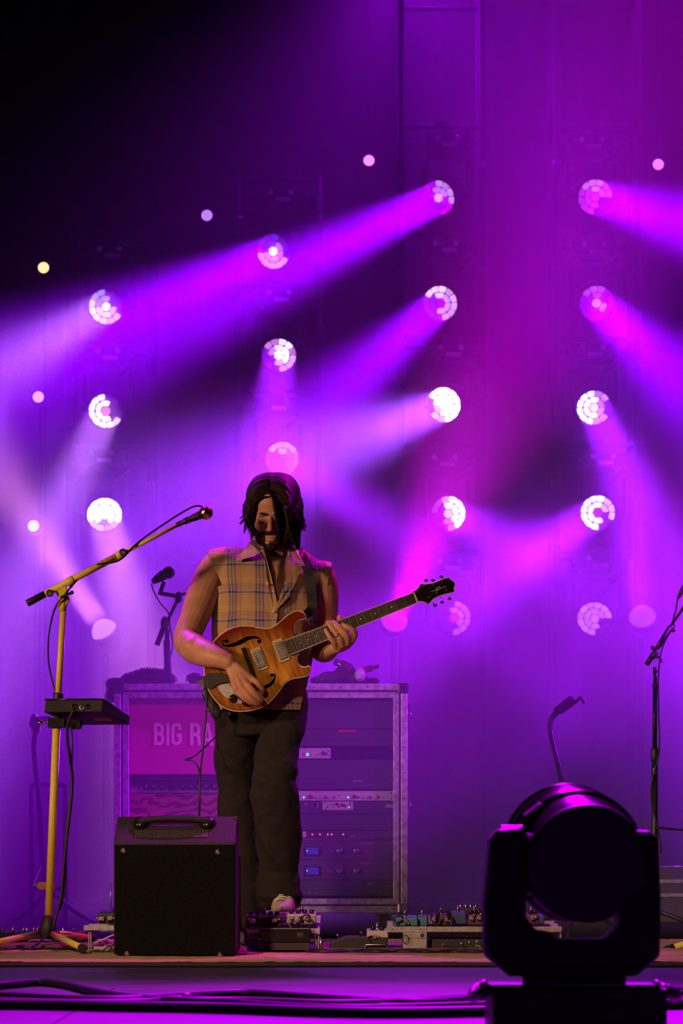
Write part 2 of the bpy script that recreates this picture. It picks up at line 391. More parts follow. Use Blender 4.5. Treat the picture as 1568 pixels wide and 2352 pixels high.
SPECS = [
 [(-15, 15, (1,), (.22, 0, .005)), (0, 360, (0,), (2.0, 1.5, .8)), (80, 150, (1, 2), (.55, .38, 1.1)), (150, 275, A3, (1.25, 1.15, 1.2)), (270, 335, A3, (1.15, .75, 1.0))],
 [(0, 360, (0,), (1.2, .35, .75)), (40, 85, (1, 2), (.10, 0, .33)), (85, 285, A3, (1.8, 1.75, 2.0)), (285, 320, (1, 2), (1.5, 1.1, 1.2)), (310, 340, (2,), (1.0, .25, .5))],
 [(258, 300, (1, 2), (.42, .30, 1.2)), (225, 258, (1, 2), (1.5, .75, 1.1)), (300, 325, (2,), (.7, .5, 1.4)), (0, 360, A3, BW)],
 [(0, 360, (0,), (2.6, 1.6, 2.4)), (60, 95, (1, 2), (.10, .02, .75)), (100, 150, A3, DV), (-10, 50, (2,), (.06, .005, .22)), (150, 185, (2,), (.48, 0, 1.0)), (-40, 60, (1,), PL), (180, 330, A3, PK)],
 [(0, 360, (0,), (3, 2.6, 3)), (-30, 30, (1,), (2.6, 2.2, 2.8)), (30, 95, (1, 2), (1.8, 1.3, 2.2)), (95, 150, A3, PL), (200, 225, (2,), (.30, 0, .75)), (150, 262, A3, (.16, 0, .5)), (262, 360, A3, (1.0, .55, 1.1)), (0, 30, (2,), PL)],
 [(40, 140, (1, 2), (.9, .5, 1.1)), (-60, 40, A3, (.55, .16, 1.0)), (140, 300, A3, (.32, .05, .8))],
 [(0, 360, (0,), (1.0, .5, 1.1)), (-25, 90, (1, 2), LV), (-75, -25, (1, 2), (.7, 0, .8)), (90, 160, A3, (.36, 0, .6)), (160, 290, A3, (.2, 0, .5))],
 [(0, 360, (0,), (.4, 0, .75)), (50, 145, (1, 2), (1.5, 1.1, 1.6)), (-100, 50, (1, 2), (1.0, .5, 1.15)), (145, 260, A3, (.2, .01, .75))],
 [(205, 262, (1, 2), (1.5, .8, 1.4)), (-100, 140, A3, BW), (0, 360, (0,), BW), (140, 165, (1,), BW)],
 [(0, 360, (0,), (1.3, .8, 1.3)), (-45, 90, (1, 2), (3, 2.7, 3)), (90, 125, (1, 2), (1.1, .5, 1.2)), (125, 165, (2,), (.38, .05, 1.0)), (-95, -45, (1, 2), (.7, .25, 1.15))],
 [(-80, 90, (1, 2), (.62, .12, .95)), (0, 360, (0,), (.5, .02, .9))],
 [(60, 135, (1, 2), (.75, .22, .85)), (135, 280, A3, (.55, .02, .7)), (0, 360, (0,), (.5, .02, .8)), (-10, 60, (1, 2), (.5, .06, .8))],
 [(0, 360, (0,), (.85, .28, 1.0)), (-70, 20, (1,), (.7, .2, 1.0)), (60, 140, (1, 2), (.6, .08, .95)), (0, 360, (1, 2), (.26, .0, .75))],
 [(0, 360, (0,), (2, 1.5, 2)), (30, 85, (1, 2), (.8, .3, 1.1)), (85, 280, A3, (2.0, 1.7, 2.0)), (280, 330, (1, 2), (.9, .4, 1.1))],
 [(0, 360, (0,), (.32, .02, .7)), (-20, 50, (1, 2), (1.2, .75, 1.3)), (50, 280, A3, (2.4, 2.0, 2.4))],
 [(0, 270, A3, (.72, .22, 1.05)), (-10, 0, (2,), (.6, .15, 1.0)), (0, 360, (0,), (.72, .22, 1.05))],
]
HEAD_LABELS = [
 'topmost moving head light on the leftmost tower, white cells with one red',
 'middle moving head light on the leftmost tower, white cells, pink centre',
 'lowest moving head light on the leftmost tower, blazing full white disc',
 'topmost moving head light on the second tower, pink lower half',
 'middle moving head light on the second tower, beam pointing straight down',
 'lowest moving head light on the second tower, just above the guitarist',
 'topmost moving head light on the third tower, long violet beam to left',
 'second moving head light from top of the third tower, pinkish cells',
 'blazing white moving head light, third down the third tower',
 'fourth moving head light down the third tower, white right half',
 'faint lowest moving head light on the third tower beside the guitar headstock',
 'topmost moving head light on the rightmost tower, beam to right edge',
 'second moving head light from top of the rightmost tower, dim violet disc',
 'third moving head light down the rightmost tower, white with open right side',
 'fourth moving head light down the rightmost tower, beam to lower left',
 'lowest moving head light on the rightmost tower, pale lavender cells']
for i, (x, y, tx, ty, tY, c, p, s) in enumerate(HEADS):
    a = W(x, y, YL); d = (W(tx, ty, tY) - a).normalized(); piv = a - d * .165
    root = thing('moving_head_light', HEAD_LABELS[i], 'stage light', piv, 'moving head lights on the towers')
    pan = math.atan2(d.x, -d.y) * .6
    for nm, dat in (('base', BASE_D), ('yoke', YOKE_D)):
        o = bpy.data.objects.new(nm, dat); COL.objects.link(o); o.parent = root
        if nm == 'yoke': o.rotation_euler.z = pan
        else: base = o
    for sx in (-1, 1):
        k = bpy.data.objects.new('base_button', knob_me); COL.objects.link(k); k.parent = base; k.location = (sx * .075, -.11, .388)
    k = bpy.data.objects.new('label_plate', plate_me); COL.objects.link(k); k.parent = base; k.location = (.02, -.11, .338)
    head = bpy.data.objects.new('head', HEAD_ME_D); COL.objects.link(head); head.parent = root
    head.rotation_euler = d.to_track_quat('-Z', 'Y').to_euler()
    cells = [(0, 0.0, CM0)] + [(1, 30 + 60 * k, CM1) for k in range(6)] + [(2, 15 + 30 * k, CM2) for k in range(12)]
    for (ring, ang, me) in cells:
        o = bpy.data.objects.new('lens_cell', me); COL.objects.link(o); o.parent = head
        o.location = (0, 0, -.155); o.rotation_euler.z = radians(ang)
        ph = (180 - ang) % 360
        o.color = cell_colour(i, SPECS[i], ph, ring)
# towers
TOW = [(257, 530, 'leftmost light tower of dark truss tube', [585, 825, 1063]), (640, 418, 'second light tower from the left, behind the guitarist', [458, 697, 935]),
       (1012, -60, 'third light tower of dark truss tube, behind the guitar headstock', [335, 577, 810, 1060, 1300]), (1365, -60, 'rightmost light tower of dark truss tube', [333, 577, 817, 1058, 1302])]
for (cx, top, lab, bases) in TOW:
    Yt = 20.28; root = thing('light_tower', lab, 'truss tower', (W(cx, 0, Yt).x, Yt, 0), 'light towers')
    zt = W(cx, top, Yt).z; xs = [W(cx - 92, 0, Yt).x, W(cx + 92, 0, Yt).x]
    for x in xs:
        for yy in (Yt - .18, Yt + .3):
            obj('post', MB().cyl((x, yy, .02), (x, yy, zt), .026, n=10), M['truss'], root)
    levels = [zt - .03, zt - .17] + [W(cx, b - 28, Yt).z for b in bases]
    for z in levels:
        obj('rail', MB().cyl((xs[0], Yt - .18, z), (xs[1], Yt - .18, z), .018, n=8), M['truss'], root)
        obj('rail', MB().cyl((xs[0], Yt + .3, z), (xs[1], Yt + .3, z), .018, n=8), M['truss'], root)
        for x in xs: obj('rail', MB().cyl((x, Yt - .18, z), (x, Yt + .3, z), .016, n=8), M['truss'], root)
    for k, z in enumerate(levels[2:]):
        for x in xs:
            obj('joint_sleeve', MB().cyl((x, Yt - .18, z - .40), (x, Yt - .18, z - .26), .034, n=10), M['black_metal'], root)
    for b in bases:   # clamp beam that carries each lamp
        z = W(cx, b - 28, Yt).z
        obj('clamp', MB().box((W(cx, 0, Yt).x - .05, Yt - .24, z - .03), (W(cx, 0, Yt).x + .05, Yt - .12, z + .03)), M['black_metal'], root)
    obj('foot_plate', MB().box((xs[0] - .2, Yt - .4, .001), (xs[1] + .2, Yt + .5, .02)), M['black_metal'], root)
# dome lights on the floor pipe
dome_glass = [mat('dome_warm', (.3, .15, .15), .12, emit=(1.0, .45, .55), estr=.75), mat('dome_magenta', (.3, .05, .2), .12, emit=(1.0, .02, .8), estr=.8), mat('dome_violet', (.2, .1, .3), .12, emit=(.65, .12, 1.0), estr=.55)]
DL = ['glowing pinkish white dome light low behind the yellow microphone stand', 'glowing magenta dome light low behind the guitar neck', 'pale violet dome light low at the right beside the rightmost tower']
for i, (x, y, tx, ty, tY, c, p, s) in enumerate(DOMES):
    a = W(x, y, 19.0); d = (W(tx, ty, tY) - a).normalized()
    root = thing('dome_light', DL[i], 'stage light', (a.x, 19.0, 0), 'dome lights behind the case')
    obj('stand', MB().cyl((a.x, 19.12, .02), (a.x, 19.12, a.z - .1), .03, n=10).lathe((a.x, 19.12, 0), (0, 0, 1), [(0, .22), (.02, .22), (.03, .05)], 20), M['black_metal'], root)
    obj('housing', MB().lathe(a - d * .17, d, [(0, .03), (.02, .07), (.10, .095), (.17, .098)], 22), M['black_metal'], root)
    obj('glass_dome', MB().lathe(a, d, [(0, .092), (.03, .086), (.06, .066), (.08, .04), (.088, .0)], 22), dome_glass[i], root)
    obj('trim_ring', MB().lathe(a - d * .012, d, [(0, .10), (.02, .10), (.02, .092), (0, .092)], 22), M['chrome'], root)
# small round lamps
LMPS = [(100, 615, (2.2, 1.5, .7), 'warm white round lamp at upper left, topmost of the three'), (88, 912, (1.6, .75, .75), 'pinkish round lamp at left, middle of the three'), (77, 1208, (2.2, 1.4, .6), 'warm white round lamp at left, lowest of the three'),
        (475, 495, (.9, .35, 1.8), 'violet round lamp between the first and second tower'), (847, 369, (1.6, .5, 1.7), 'pink round lamp hanging above the third tower'), (1511, 378, (1.5, .35, 1.5), 'pink round lamp at the upper right edge'),
        (457, 1324, (2.0, .9, 2.2), 'small bright lamp just behind the guitarist\'s bare shoulder')]
for i, (x, y, e, lab) in enumerate(LMPS):
    Yl = 21.0; a = W(x, y, Yl); r = .062 if i < 6 else .05
    root = thing('round_lamp', lab, 'lamp', a, 'round lamps behind the stage')
    obj('can', MB().lathe(a + V(0, .16, 0), (0, -1, 0), [(0, .02), (.01, .05), (.05, r + .004), (.155, r + .008), (.17, r + .008), (.165, r)], 20), M['black_metal'], root)
    obj('lens', MB().lathe(a + V(0, .002, 0), (0, -1, 0), [(0, r), (.006, r * .8), (.010, r * .4), (.011, .002)], 20), mat('lamp_lens', (.05, .05, .05), .2, emit=e, estr=1.0), root)
    obj('yoke', MB().tube([a + V(-r - .02, .08, 0), a + V(-r - .02, .08, .09), a + V(r + .02, .08, .09), a + V(r + .02, .08, 0)], .006, 6), M['black_metal'], root)
    if i in (0, 1, 2, 6): obj('pole', MB().cyl((a.x, Yl + .1, .0), (a.x, Yl + .1, a.z + (.12 if i in (0, 6) else .02)), .012, n=8), M['truss'], root)
    else: obj('hanger', MB().cyl(a + V(0, .08, .09), a + V(0, .08, 5.5), .004, n=6), M['truss'], root)
# ------------------------------------------------------------------ the guitarist
PY = 10.3
def B(px, py, dy=0.0): return W(px, py, PY + dy)
PX = PY / F          # one pixel in metres at the player
def ring(cx, cy, rx, ry, dy=0, n=40, tilt=0.0, e=2.3):
    out = []
    for k in range(n):
        t = 2 * pi * k / n; c, s_ = cos(t), sin(t)
        x = rx * math.copysign(abs(c) ** (2 / e), c); y = ry * math.copysign(abs(s_) ** (2 / e), s_)
        p = B(cx + x, cy + tilt * x, dy); p.y += y; out.append(p)
    return out
skin = matn('skin', (.56, .29, .17), (.48, .23, .135), 25, .52, bump=.08, dist=.002, detail=6)
body = MB()
# torso and hips under the clothes
body.loft([ring(638, 1262, 46, .055, .03), ring(630, 1284, 92, .075, .02, tilt=.1), ring(620, 1306, 122, .09, .01, tilt=.12), ring(617, 1345, 122, .11, 0, tilt=.08), ring(613, 1400, 112, .115, 0),
           ring(604, 1470, 102, .108), ring(600, 1540, 100, .108), ring(597, 1610, 98, .11), ring(596, 1665, 92, .10)])
for (path, r) in (
    ([B(545, 1650, .02), B(541, 1760, .045), B(549, 1900, .08), B(559, 2130, .08)], [40, 32, 25, 19]),
    ([B(648, 1650), B(629, 1785, -.115), B(640, 1930, -.05), B(645, 2070, .0)], [40, 33, 26, 19]),
    # neck
    ([B(630, 1225, -.02), B(637, 1262, .02), B(640, 1300, .03)], [36, 39, 48]),
    # his right arm (left in the picture)
    ([B(535, 1288, 0), B(504, 1294, -.01), B(484, 1325, -.02), B(463, 1375, -.04), B(444, 1425, -.075), B(431, 1456, -.105), B(430, 1474, -.13), B(447, 1490, -.175), B(476, 1503, -.235), B(502, 1512, -.275), B(522, 1520, -.288)],
     [32, 35, 38, 38, 33, 31, 31, 34, 30, 23, 19]),
    # his left arm
    ([B(700, 1318, 0), B(733, 1326, 0), B(742, 1360, 0), B(744, 1410, .01), B(741, 1455, .0), B(738, 1482, -.03), B(744, 1490, -.09), B(750, 1490, -.14), B(757, 1487, -.175)],
     [32, 37, 36, 32, 29, 31, 32, 27, 21]),
):
    P = catmull(path, 5); R = [x * PX for x in lerp_list(r, 5)]
    body.tube(P, R, 20); body.ell(P[0], R[0]); body.ell(P[-1], R[-1])
# chest and arm muscle
body.ell(B(476, 1372, -.035), (.040, .052, .075), Matrix.Rotation(radians(22), 3, 'Y')); body.ell(B(452, 1489, -.20), (.058, .044, .042), Matrix.Rotation(radians(24), 3, 'Y'))
def finger(pts, r0, r1, n=4):
    P = catmull(pts, n); m = len(P); R = [(r0 + (r1 - r0) * i / (m - 1)) * PX for i in range(m)]
    body.tube(P, R, 12); body.ell(P[-1], R[-1] * 1.0, None, 10, 8); body.ell(P[0], R[0], None, 10, 8)
# right hand over the strings: palm of four metacarpals, fingers bent towards the strings
wr = (522, 1520, -.288)
for (kx, ky, kd) in ((573, 1556, -.292), (564, 1568, -.297), (553, 1577, -.297), (542, 1583, -.292)):
    finger([B(*wr), B((wr[0] + kx) / 2 + 2, (wr[1] + ky) / 2 - 1, -.297), B(kx, ky, kd)], 12, 8.2)
finger([B(573, 1556, -.292), B(590, 1568, -.293), B(601, 1581, -.277), B(603, 1590, -.258)], 7.6, 5.6)
finger([B(564, 1568, -.297), B(580, 1586, -.297), B(594, 1601, -.280), B(601, 1609, -.262)], 7.8, 5.6)
finger([B(553, 1577, -.297), B(570, 1597, -.296), B(586, 1613, -.278), B(594, 1619, -.262)], 7.6, 5.4)
finger([B(542, 1583, -.292), B(556, 1600, -.291), B(572, 1613, -.276), B(581, 1618, -.262)], 6.8, 4.8)
finger([B(530, 1522, -.275), B(561, 1545, -.262), B(584, 1566, -.256), B(600, 1583, -.252)], 10.5, 6.4)
# left hand round the neck
body.ell(B(786, 1478, -.205), (.036, .024, .027), Matrix.Rotation(radians(-15), 3, 'Y')); body.ell(B(770, 1485, -.19), (.03, .028, .026))
finger([B(757, 1487, -.175), B(790, 1480, -.20), B(806, 1471, -.215)], 19, 10); finger([B(757, 1487, -.175), B(775, 1486, -.20), B(780, 1480, -.22)], 19, 10)
finger([B(806, 1472, -.215), B(814, 1457, -.232), B(809, 1446, -.247), B(797, 1440, -.250), B(787, 1435, -.243)], 8.6, 5.4)
finger([B(797, 1477, -.222), B(797, 1462, -.243), B(788, 1451, -.252), B(775, 1438, -.250), B(764, 1429, -.242)], 8.6, 5.6)
finger([B(786, 1481, -.222), B(782, 1468, -.243), B(774, 1458, -.252), B(762, 1442, -.250), B(752, 1430, -.242)], 8.4, 5.4)
finger([B(772, 1486, -.218), B(767, 1476, -.238), B(759, 1466, -.246), B(752, 1455, -.245), B(747.5, 1447, -.241)], 7.4, 4.8)
finger([B(778, 1482, -.185), B(792, 1455, -.170), B(790, 1430, -.180), B(779, 1419.5, -.205)], 11, 7.0)
# head
HC = B(627, 1181, -.06)
HR = Matrix.Rotation(radians(-5), 3, 'Z') @ Matrix.Rotation(radians(20), 3, 'X'); HS = 1.06
def Hd(x, y, z): return HC + HR @ (Vector((x, y, z)) * HS)
def hell(c, r, extra=None):
    body.ell(Hd(*c), tuple(x * HS for x in r), HR if extra is None else HR @ extra, 36, 26)
hell((0, .014, .045), (.075, .097, .085)); hell((0, -.022, -.015), (.066, .069, .093)); hell((0, -.036, -.072), (.050, .048, .042)); hell((0, -.074, -.098), (.023, .017, .017))
for s in (-1, 1):
    hell((s * .024, -.0795, .019), (.026, .0125, .0085), Matrix.Rotation(s * .10, 3, 'Y') @ Matrix.Rotation(-s * .25, 3, 'Z')); hell((s * .031, -.074, -.002), (.016, .011, .0105)); hell((s * .038, -.057, -.026), (.025, .023, .021))
    hell((s * .012, -.096, -.034), (.0085, .010, .0075)); hell((s * .076, .012, -.012), (.010, .019, .031), Matrix.Rotation(s * .2, 3, 'Z')); hell((s * .042, -.03, -.075), (.018, .035, .026))
nP = [Hd(0, -.083, .014), Hd(0, -.096, -.008), Hd(0, -.109, -.028)]; body.tube(nP, [.0075 * HS, .009 * HS, .0115 * HS], 12); body.ell(nP[-1], .0118 * HS)
hell((0, -.088, -.0605), (.024, .0115, .0058)); hell((0, -.087, -.0725), (.020, .0115, .0068)); hell((0, -.082, -.05), (.026, .010, .010))
person = obj('person', body, skin, None)
remesh(person, .0032, 5, .5)
tag(person, 'bearded person in sleeveless plaid shirt and dark trousers playing electric guitar', 'person')
# ---- beard, brows, lids
HRi = HR.inverted()
def head_local(p): return (HRi @ (p - HC)) / HS
hairm = matn('dark_hair', (.012, .007, .006), (.024, .012, .009), 90, .58, bump=.4, dist=.003, stretch=(1, 1, .25), spec=.12)
bm = bmesh.new(); bm.from_mesh(person.data); dele = []
for f in bm.faces:
    c = head_local(f.calc_center_median()); x, y, z = c; ax = abs(x)
    keep = False
    if -.14 < z < .03 and y < .03 and ax < .09 and (HC - f.calc_center_median()).length < .2:
        jaw = z < -.052 + .55 * (ax - .03) if ax > .03 else z < -.079
        side = ax > .050 and z < -.012 and y > -.045 and y < .012
        mou = -.0555 < z < -.043 and ax < .034 and y < -.07
        corner = .022 < ax < .036 and -.085 < z < -.045 and y < -.055
        lips = ax < .023 and -.080 < z < -.0555
        chinbare = .009 < ax < .026 and -.090 < z < -.079
        soul = ax < .006 and -.092 < z < -.080
        low = -.135 + .0 * ax < z
        keep = (jaw or side or mou or corner or soul) and not lips and not (chinbare and not soul) and low and y < .03
        if z < -.10 and y > -.035: keep = False
    if not keep: dele.append(f)
bmesh.ops.delete(bm, geom=dele, context='FACES')
for v_ in bm.verts:
    v_.co += v_.normal * (.0035 + .0035 * mnoise.noise(v_.co * 140) + .002 * mnoise.noise(v_.co * 420))
me = bpy.data.meshes.new('beard'); bm.to_mesh(me); bm.free(); me.materials.clear(); me.materials.append(hairm)
o = bpy.data.objects.new('beard', me); COL.objects.link(o); o.parent = person
for s in (-1, 1):
    eb = MB(); eb.tube([Hd(s * .012, -.091, .018), Hd(s * .03, -.0925, .024), Hd(s * .046, -.083, .018)], [.0035, .0042, .002], 8); obj('eyebrow', eb, hairm, person)
    el = MB(); el.tube([Hd(s * .017, -.0845, -.007), Hd(s * .031, -.0875, -.0115), Hd(s * .045, -.079, -.007)], [.0012, .0017, .0012], 6); obj('eyelash', el, hairm, person)
# ---- hair: a scalp cap and many locks falling from a centre parting
hair = MB(); rnd = random.Random(3)
def cap_pt(u, v, k=1.0):   # u: across from the parting (rad, signed), v: along the parting (rad, 0 top, + to the back)
    a = Vector((.082 * sin(u), .018 - .099 * sin(-v) * 1.0, .045 + .092 * cos(u) * cos(v)))
    a.x *= .55 + .45 * cos(v); return a
def lock(side, v, drop, r, flick, fwd, wav):
    pts = []; n = 7
    for i in range(n):
        u = side * (-.03 + 1.56 * i / (n - 1)); q = cap_pt(u, v)
        q.y += fwd * (i / (n - 1)) ** 1.5
        bul = 1.05 + .10 * sin(pi * i / (n - 1)); q = Vector((q.x * bul, q.y, .045 + (q.z - .045) * (1.06 if i < 4 else 1.0)))
        pts.append(q)
    x0, y0, z0 = pts[-1]
    for i in range(1, 7):
        t = i / 6; z = z0 - drop * t
        x = x0 + side * (.012 * sin(t * pi) - .020 * t ** 2 + flick * t ** 3) + wav * .006 * sin(t * 7 + v * 9)
        pts.append(Vector((x, y0 + fwd * .5 * t + wav * .004 * cos(t * 6 + v * 5), z)))
    P = [Hd(*p) for p in catmull(pts, 2)]; m = len(P)
    hair.tube(P, [r * (.25 + .9 * min(1, i / 5)) * (1 - .85 * max(0, (i / (m - 1) - .6) / .4) ** 1.3) for i in range(m)], 5)
for i in range(230):
    side = -1 if i % 2 else 1
    v = rnd.uniform(-1.22, 1.35)
    front = v < -.45
    if side == 1: fwd = rnd.uniform(-.075, -.03) if v < .2 else rnd.uniform(-.02, .02); drop = rnd.uniform(.07, .125)
    else: fwd = rnd.uniform(-.006, .04) if front else rnd.uniform(-.008, .02); drop = rnd.uniform(.05, .105)
    lock(side, v, drop, rnd.uniform(.006, .0105), rnd.choice((-.004, .02, .035, .05)) * rnd.uniform(.5, 1.2), fwd, rnd.uniform(-1.2, 1.2))
for i in range(46):   # fringe hanging over one side of the face
    k = rnd.random(); x1 = .022 + .058 * k; e = rnd.uniform(-.02, .015)
    pts = [Vector((.006, -.072 + .03 * k, .094 + .012 * k)), Vector((x1 * .62, -.098 + .02 * k, .072)), Vector((x1, -.108 + .03 * k, .025)), Vector((x1 + .006, -.110 + .032 * k, -.025 + e)), Vector((x1 + .004, -.098 + .035 * k, -.065 + e)), Vector((x1 + rnd.uniform(-.004, .022), -.085 + .035 * k, -.098 + e))]
    P = [Hd(*p) for p in catmull(pts, 3)]; m = len(P); hair.tube(P, [.0068 * (.6 + .5 * min(1, j / 5)) * (1 - .8 * max(0, (j / (m - 1) - .5) / .5) ** 1.3) for j in range(m)], 5)
for i in range(90):   # the back of the head
    a = rnd.uniform(-1.2, 1.2); z0 = rnd.uniform(.02, .09); pts = []
    for t in range(7):
        zz = z0 - .03 * t * (1 + .15 * rnd.random()); w_ = sin(min(1.5, max(.3, (z0 + .09 - zz) * 9)))
        pts.append(Vector((sin(a) * .092, .02 + cos(a) * .098 + .012 * sin(t * .9), zz)))
    P = [Hd(*p) for p in catmull(pts, 2)]; m = len(P); hair.tube(P, [.011 * (1 - .8 * (k / (m - 1)) ** 2) for k in range(m)], 5)
cap = [Hd(0, .034, .042)]; hair.ell(cap[0], (.0845 * HS, .097 * HS, .0955 * HS), HR, 24, 16)
hair.ell(Hd(.002, .055, -.035), (.074 * HS, .058 * HS, .075 * HS), HR, 20, 12)
# stray fly-away strands that catch the back light
for i in range(160):
    a = rnd.uniform(0, 2 * pi); ph = rnd.uniform(-.5, 1.4)
    d = Vector((cos(a) * cos(ph), sin(a) * cos(ph) * 1.0, sin(ph))); p0 = Vector((0, .03, .035)) + Vector((d.x * .088, d.y * .098, d.z * .093))
    if p0.y < -.03 and p0.z < .08: continue
    p1 = p0 + d * rnd.uniform(.006, .016) + Vector((0, 0, -.02)); p2 = p1 + d * rnd.uniform(-.004, .01) + Vector((rnd.uniform(-.01, .01), 0, -.025))
    hair.tube([Hd(*p) for p in catmull([p0, p1, p2], 3)], .00055, 3)
obj('hair', hair, hairm, person, fix=False)
# ---- shirt
def plaid():
    m = mat('plaid_cotton', (.5, .4, .3), .85); nt = m.node_tree; b = nt.nodes['Principled BSDF']; L = nt.links.new
    tc = nt.nodes.new('ShaderNodeTexCoord'); nz = nt.nodes.new('ShaderNodeTexNoise'); nz.inputs['Scale'].default_value = 5
    L(tc.outputs['Object'], nz.inputs['Vector'])
    vm = nt.nodes.new('ShaderNodeVectorMath'); vm.operation = 'MULTIPLY_ADD'; vm.inputs[1].default_value = (.035, .035, .03)
    L(nz.outputs['Color'], vm.inputs[0]); L(tc.outputs['Object'], vm.inputs[2])
    sp = nt.nodes.new('ShaderNodeSeparateXYZ'); L(vm.outputs[0], sp.inputs[0])
    def band(sock, period, stops, off):
        a = nt.nodes.new('ShaderNodeMath'); a.operation = 'MULTIPLY_ADD'; a.inputs[1].default_value = 1 / period; a.inputs[2].default_value = off; L(sock, a.inputs[0])
        f = nt.nodes.new('ShaderNodeMath'); f.operation = 'FRACT'; L(a.outputs[0], f.inputs[0])
        r = nt.nodes.new('ShaderNodeValToRGB'); r.color_ramp.interpolation = 'CONSTANT'; L(f.outputs[0], r.inputs[0])
        cr = r.color_ramp
        while len(cr.elements) < len(stops): cr.elements.new(.5)
        for e, (p, c) in zip(cr.elements, stops): e.position = p; e.color = (*c, 1)
        return r
    OR = (.50, .30, .13); RO = (.46, .21, .19); NV = (.045, .04, .13); WT = (.60, .55, .52); LB = (.30, .27, .36); YE = (.52, .38, .09)
    st = [(0, OR), (.20, LB), (.22, NV), (.31, WT), (.33, NV), (.43, WT), (.45, NV), (.54, LB), (.56, RO), (.70, NV), (.715, YE), (.86, NV), (.875, WT), (.90, OR)]
    r1 = band(sp.outputs['X'], .105, st, .15); r2 = band(sp.outputs['Z'], .105, [(0, OR), (.22, LB), (.26, WT), (.28, NV), (.37, WT), (.39, LB), (.45, RO), (.60, NV), (.615, YE), (.80, WT), (.82, OR)], .3)
    mx = nt.nodes.new('ShaderNodeMix'); mx.data_type = 'RGBA'; mx.inputs['Factor'].default_value = .46
    L(r1.outputs[0], mx.inputs[6]); L(r2.outputs[0], mx.inputs[7]); L(mx.outputs[2], b.inputs['Base Color'])
    n2 = nt.nodes.new('ShaderNodeTexNoise'); n2.inputs['Scale'].default_value = 22; n2.inputs['Detail'].default_value = 5; L(tc.outputs['Object'], n2.inputs['Vector'])
    bp = nt.nodes.new('ShaderNodeBump'); bp.inputs['Strength'].default_value = .5; bp.inputs['Distance'].default_value = .008
    L(n2.outputs['Fac'], bp.inputs['Height']); L(bp.outputs[0], b.inputs['Normal']); return m
plaidm = plaid()
sh = MB()
sh.loft([ring(640, 1256, 48, .068, .03), ring(638, 1264, 60, .078, .03), ring(627, 1276, 108, .088, .02, tilt=.12), ring(619, 1296, 140, .105, .01, tilt=.13), ring(617, 1325, 134, .118, 0, tilt=.10), ring(617, 1370, 124, .130, -.002, tilt=.04), ring(614, 1410, 123, .132, -.002), ring(606, 1450, 119, .128),
         ring(602, 1500, 114, .124), ring(600, 1560, 113, .125), ring(597, 1605, 116, .132), ring(596, 1640, 118, .138)])
sh.tube([B(530, 1297, 0), B(505, 1301, -.008), B(482, 1312, -.014), B(468, 1322, -.016)], [40 * PX, 43 * PX, 46 * PX, 46 * PX], 20); sh.tube([B(705, 1326, 0), B(735, 1326, 0), B(757, 1330, 0)], [37 * PX, 38 * PX, 38 * PX], 20)
shirt = obj('shirt', sh, plaidm, person); remesh(shirt, .0065, 5)
bm = bmesh.new(); bm.from_mesh(shirt.data)
bm.normal_update()
for v_ in bm.verts:   # folds: long soft ridges, tighter towards the waist
    p = v_.co; u = Vector((p.x * 9, p.y * 7, p.z * 5)); w_ = 1 + .8 * max(0, (1.25 - p.z) / .4)
    v_.co += v_.normal * (.007 * w_ * mnoise.noise(u) + .0035 * mnoise.noise(Vector((p.x * 26 + p.z * 9, p.y * 20, p.z * 13))))
def cut(planes, keepfn):
    for co, no in planes:
        bmesh.ops.bisect_plane(bm, geom=bm.verts[:] + bm.edges[:] + bm.faces[:], plane_co=co, plane_no=no, dist=1e-5)
    kill = [f for f in bm.faces if not keepfn(f.calc_center_median())]
    bmesh.ops.delete(bm, geom=kill, context='FACES')
def plane2(ax, ay, bx, by):   # vertical plane through the camera-facing line a-b
    a, b = B(ax, ay), B(bx, by); d = b - a; return a, d.cross(Vector((0, 1, 0))).normalized()
pl = plane2(597, 1255, 634, 1398); pr = plane2(690, 1275, 634, 1398)
cut([pl, pr], lambda c: not (c.y < PY + .015 and (c - pl[0]).dot(pl[1]) * (B(640, 1300) - pl[0]).dot(pl[1]) > 0 and (c - pr[0]).dot(pr[1]) * (B(640, 1300) - pr[0]).dot(pr[1]) > 0))
# hem, neck hole and armholes
hz_ = B(0, 1634).z; nk = B(0, 1266).z
ar = (B(475, 1268, -.01), Vector((-.90, 0, -.43))); az = B(0, 1352).z; al = (B(758, 1324), (B(757, 1326) - B(730, 1320)).normalized())
cut([(Vector((0, 0, hz_)), Vector((0, 0, 1))), ar, al], lambda c: c.z > hz_ and ((c - ar[0]).dot(ar[1]) < 0 or c.z < az) and not (c.z < az and c.x < B(489, 0).x and c.z > B(0, 1400).z) and (c - al[0]).dot(al[1]) < 0 and not (c.z > nk and abs(c.x - B(640, 0).x) < 50 * PX))
bm.to_mesh(shirt.data); bm.free()
so = shirt.modifiers.new('cloth', 'SOLIDIFY'); so.thickness = .003; so.offset = 1
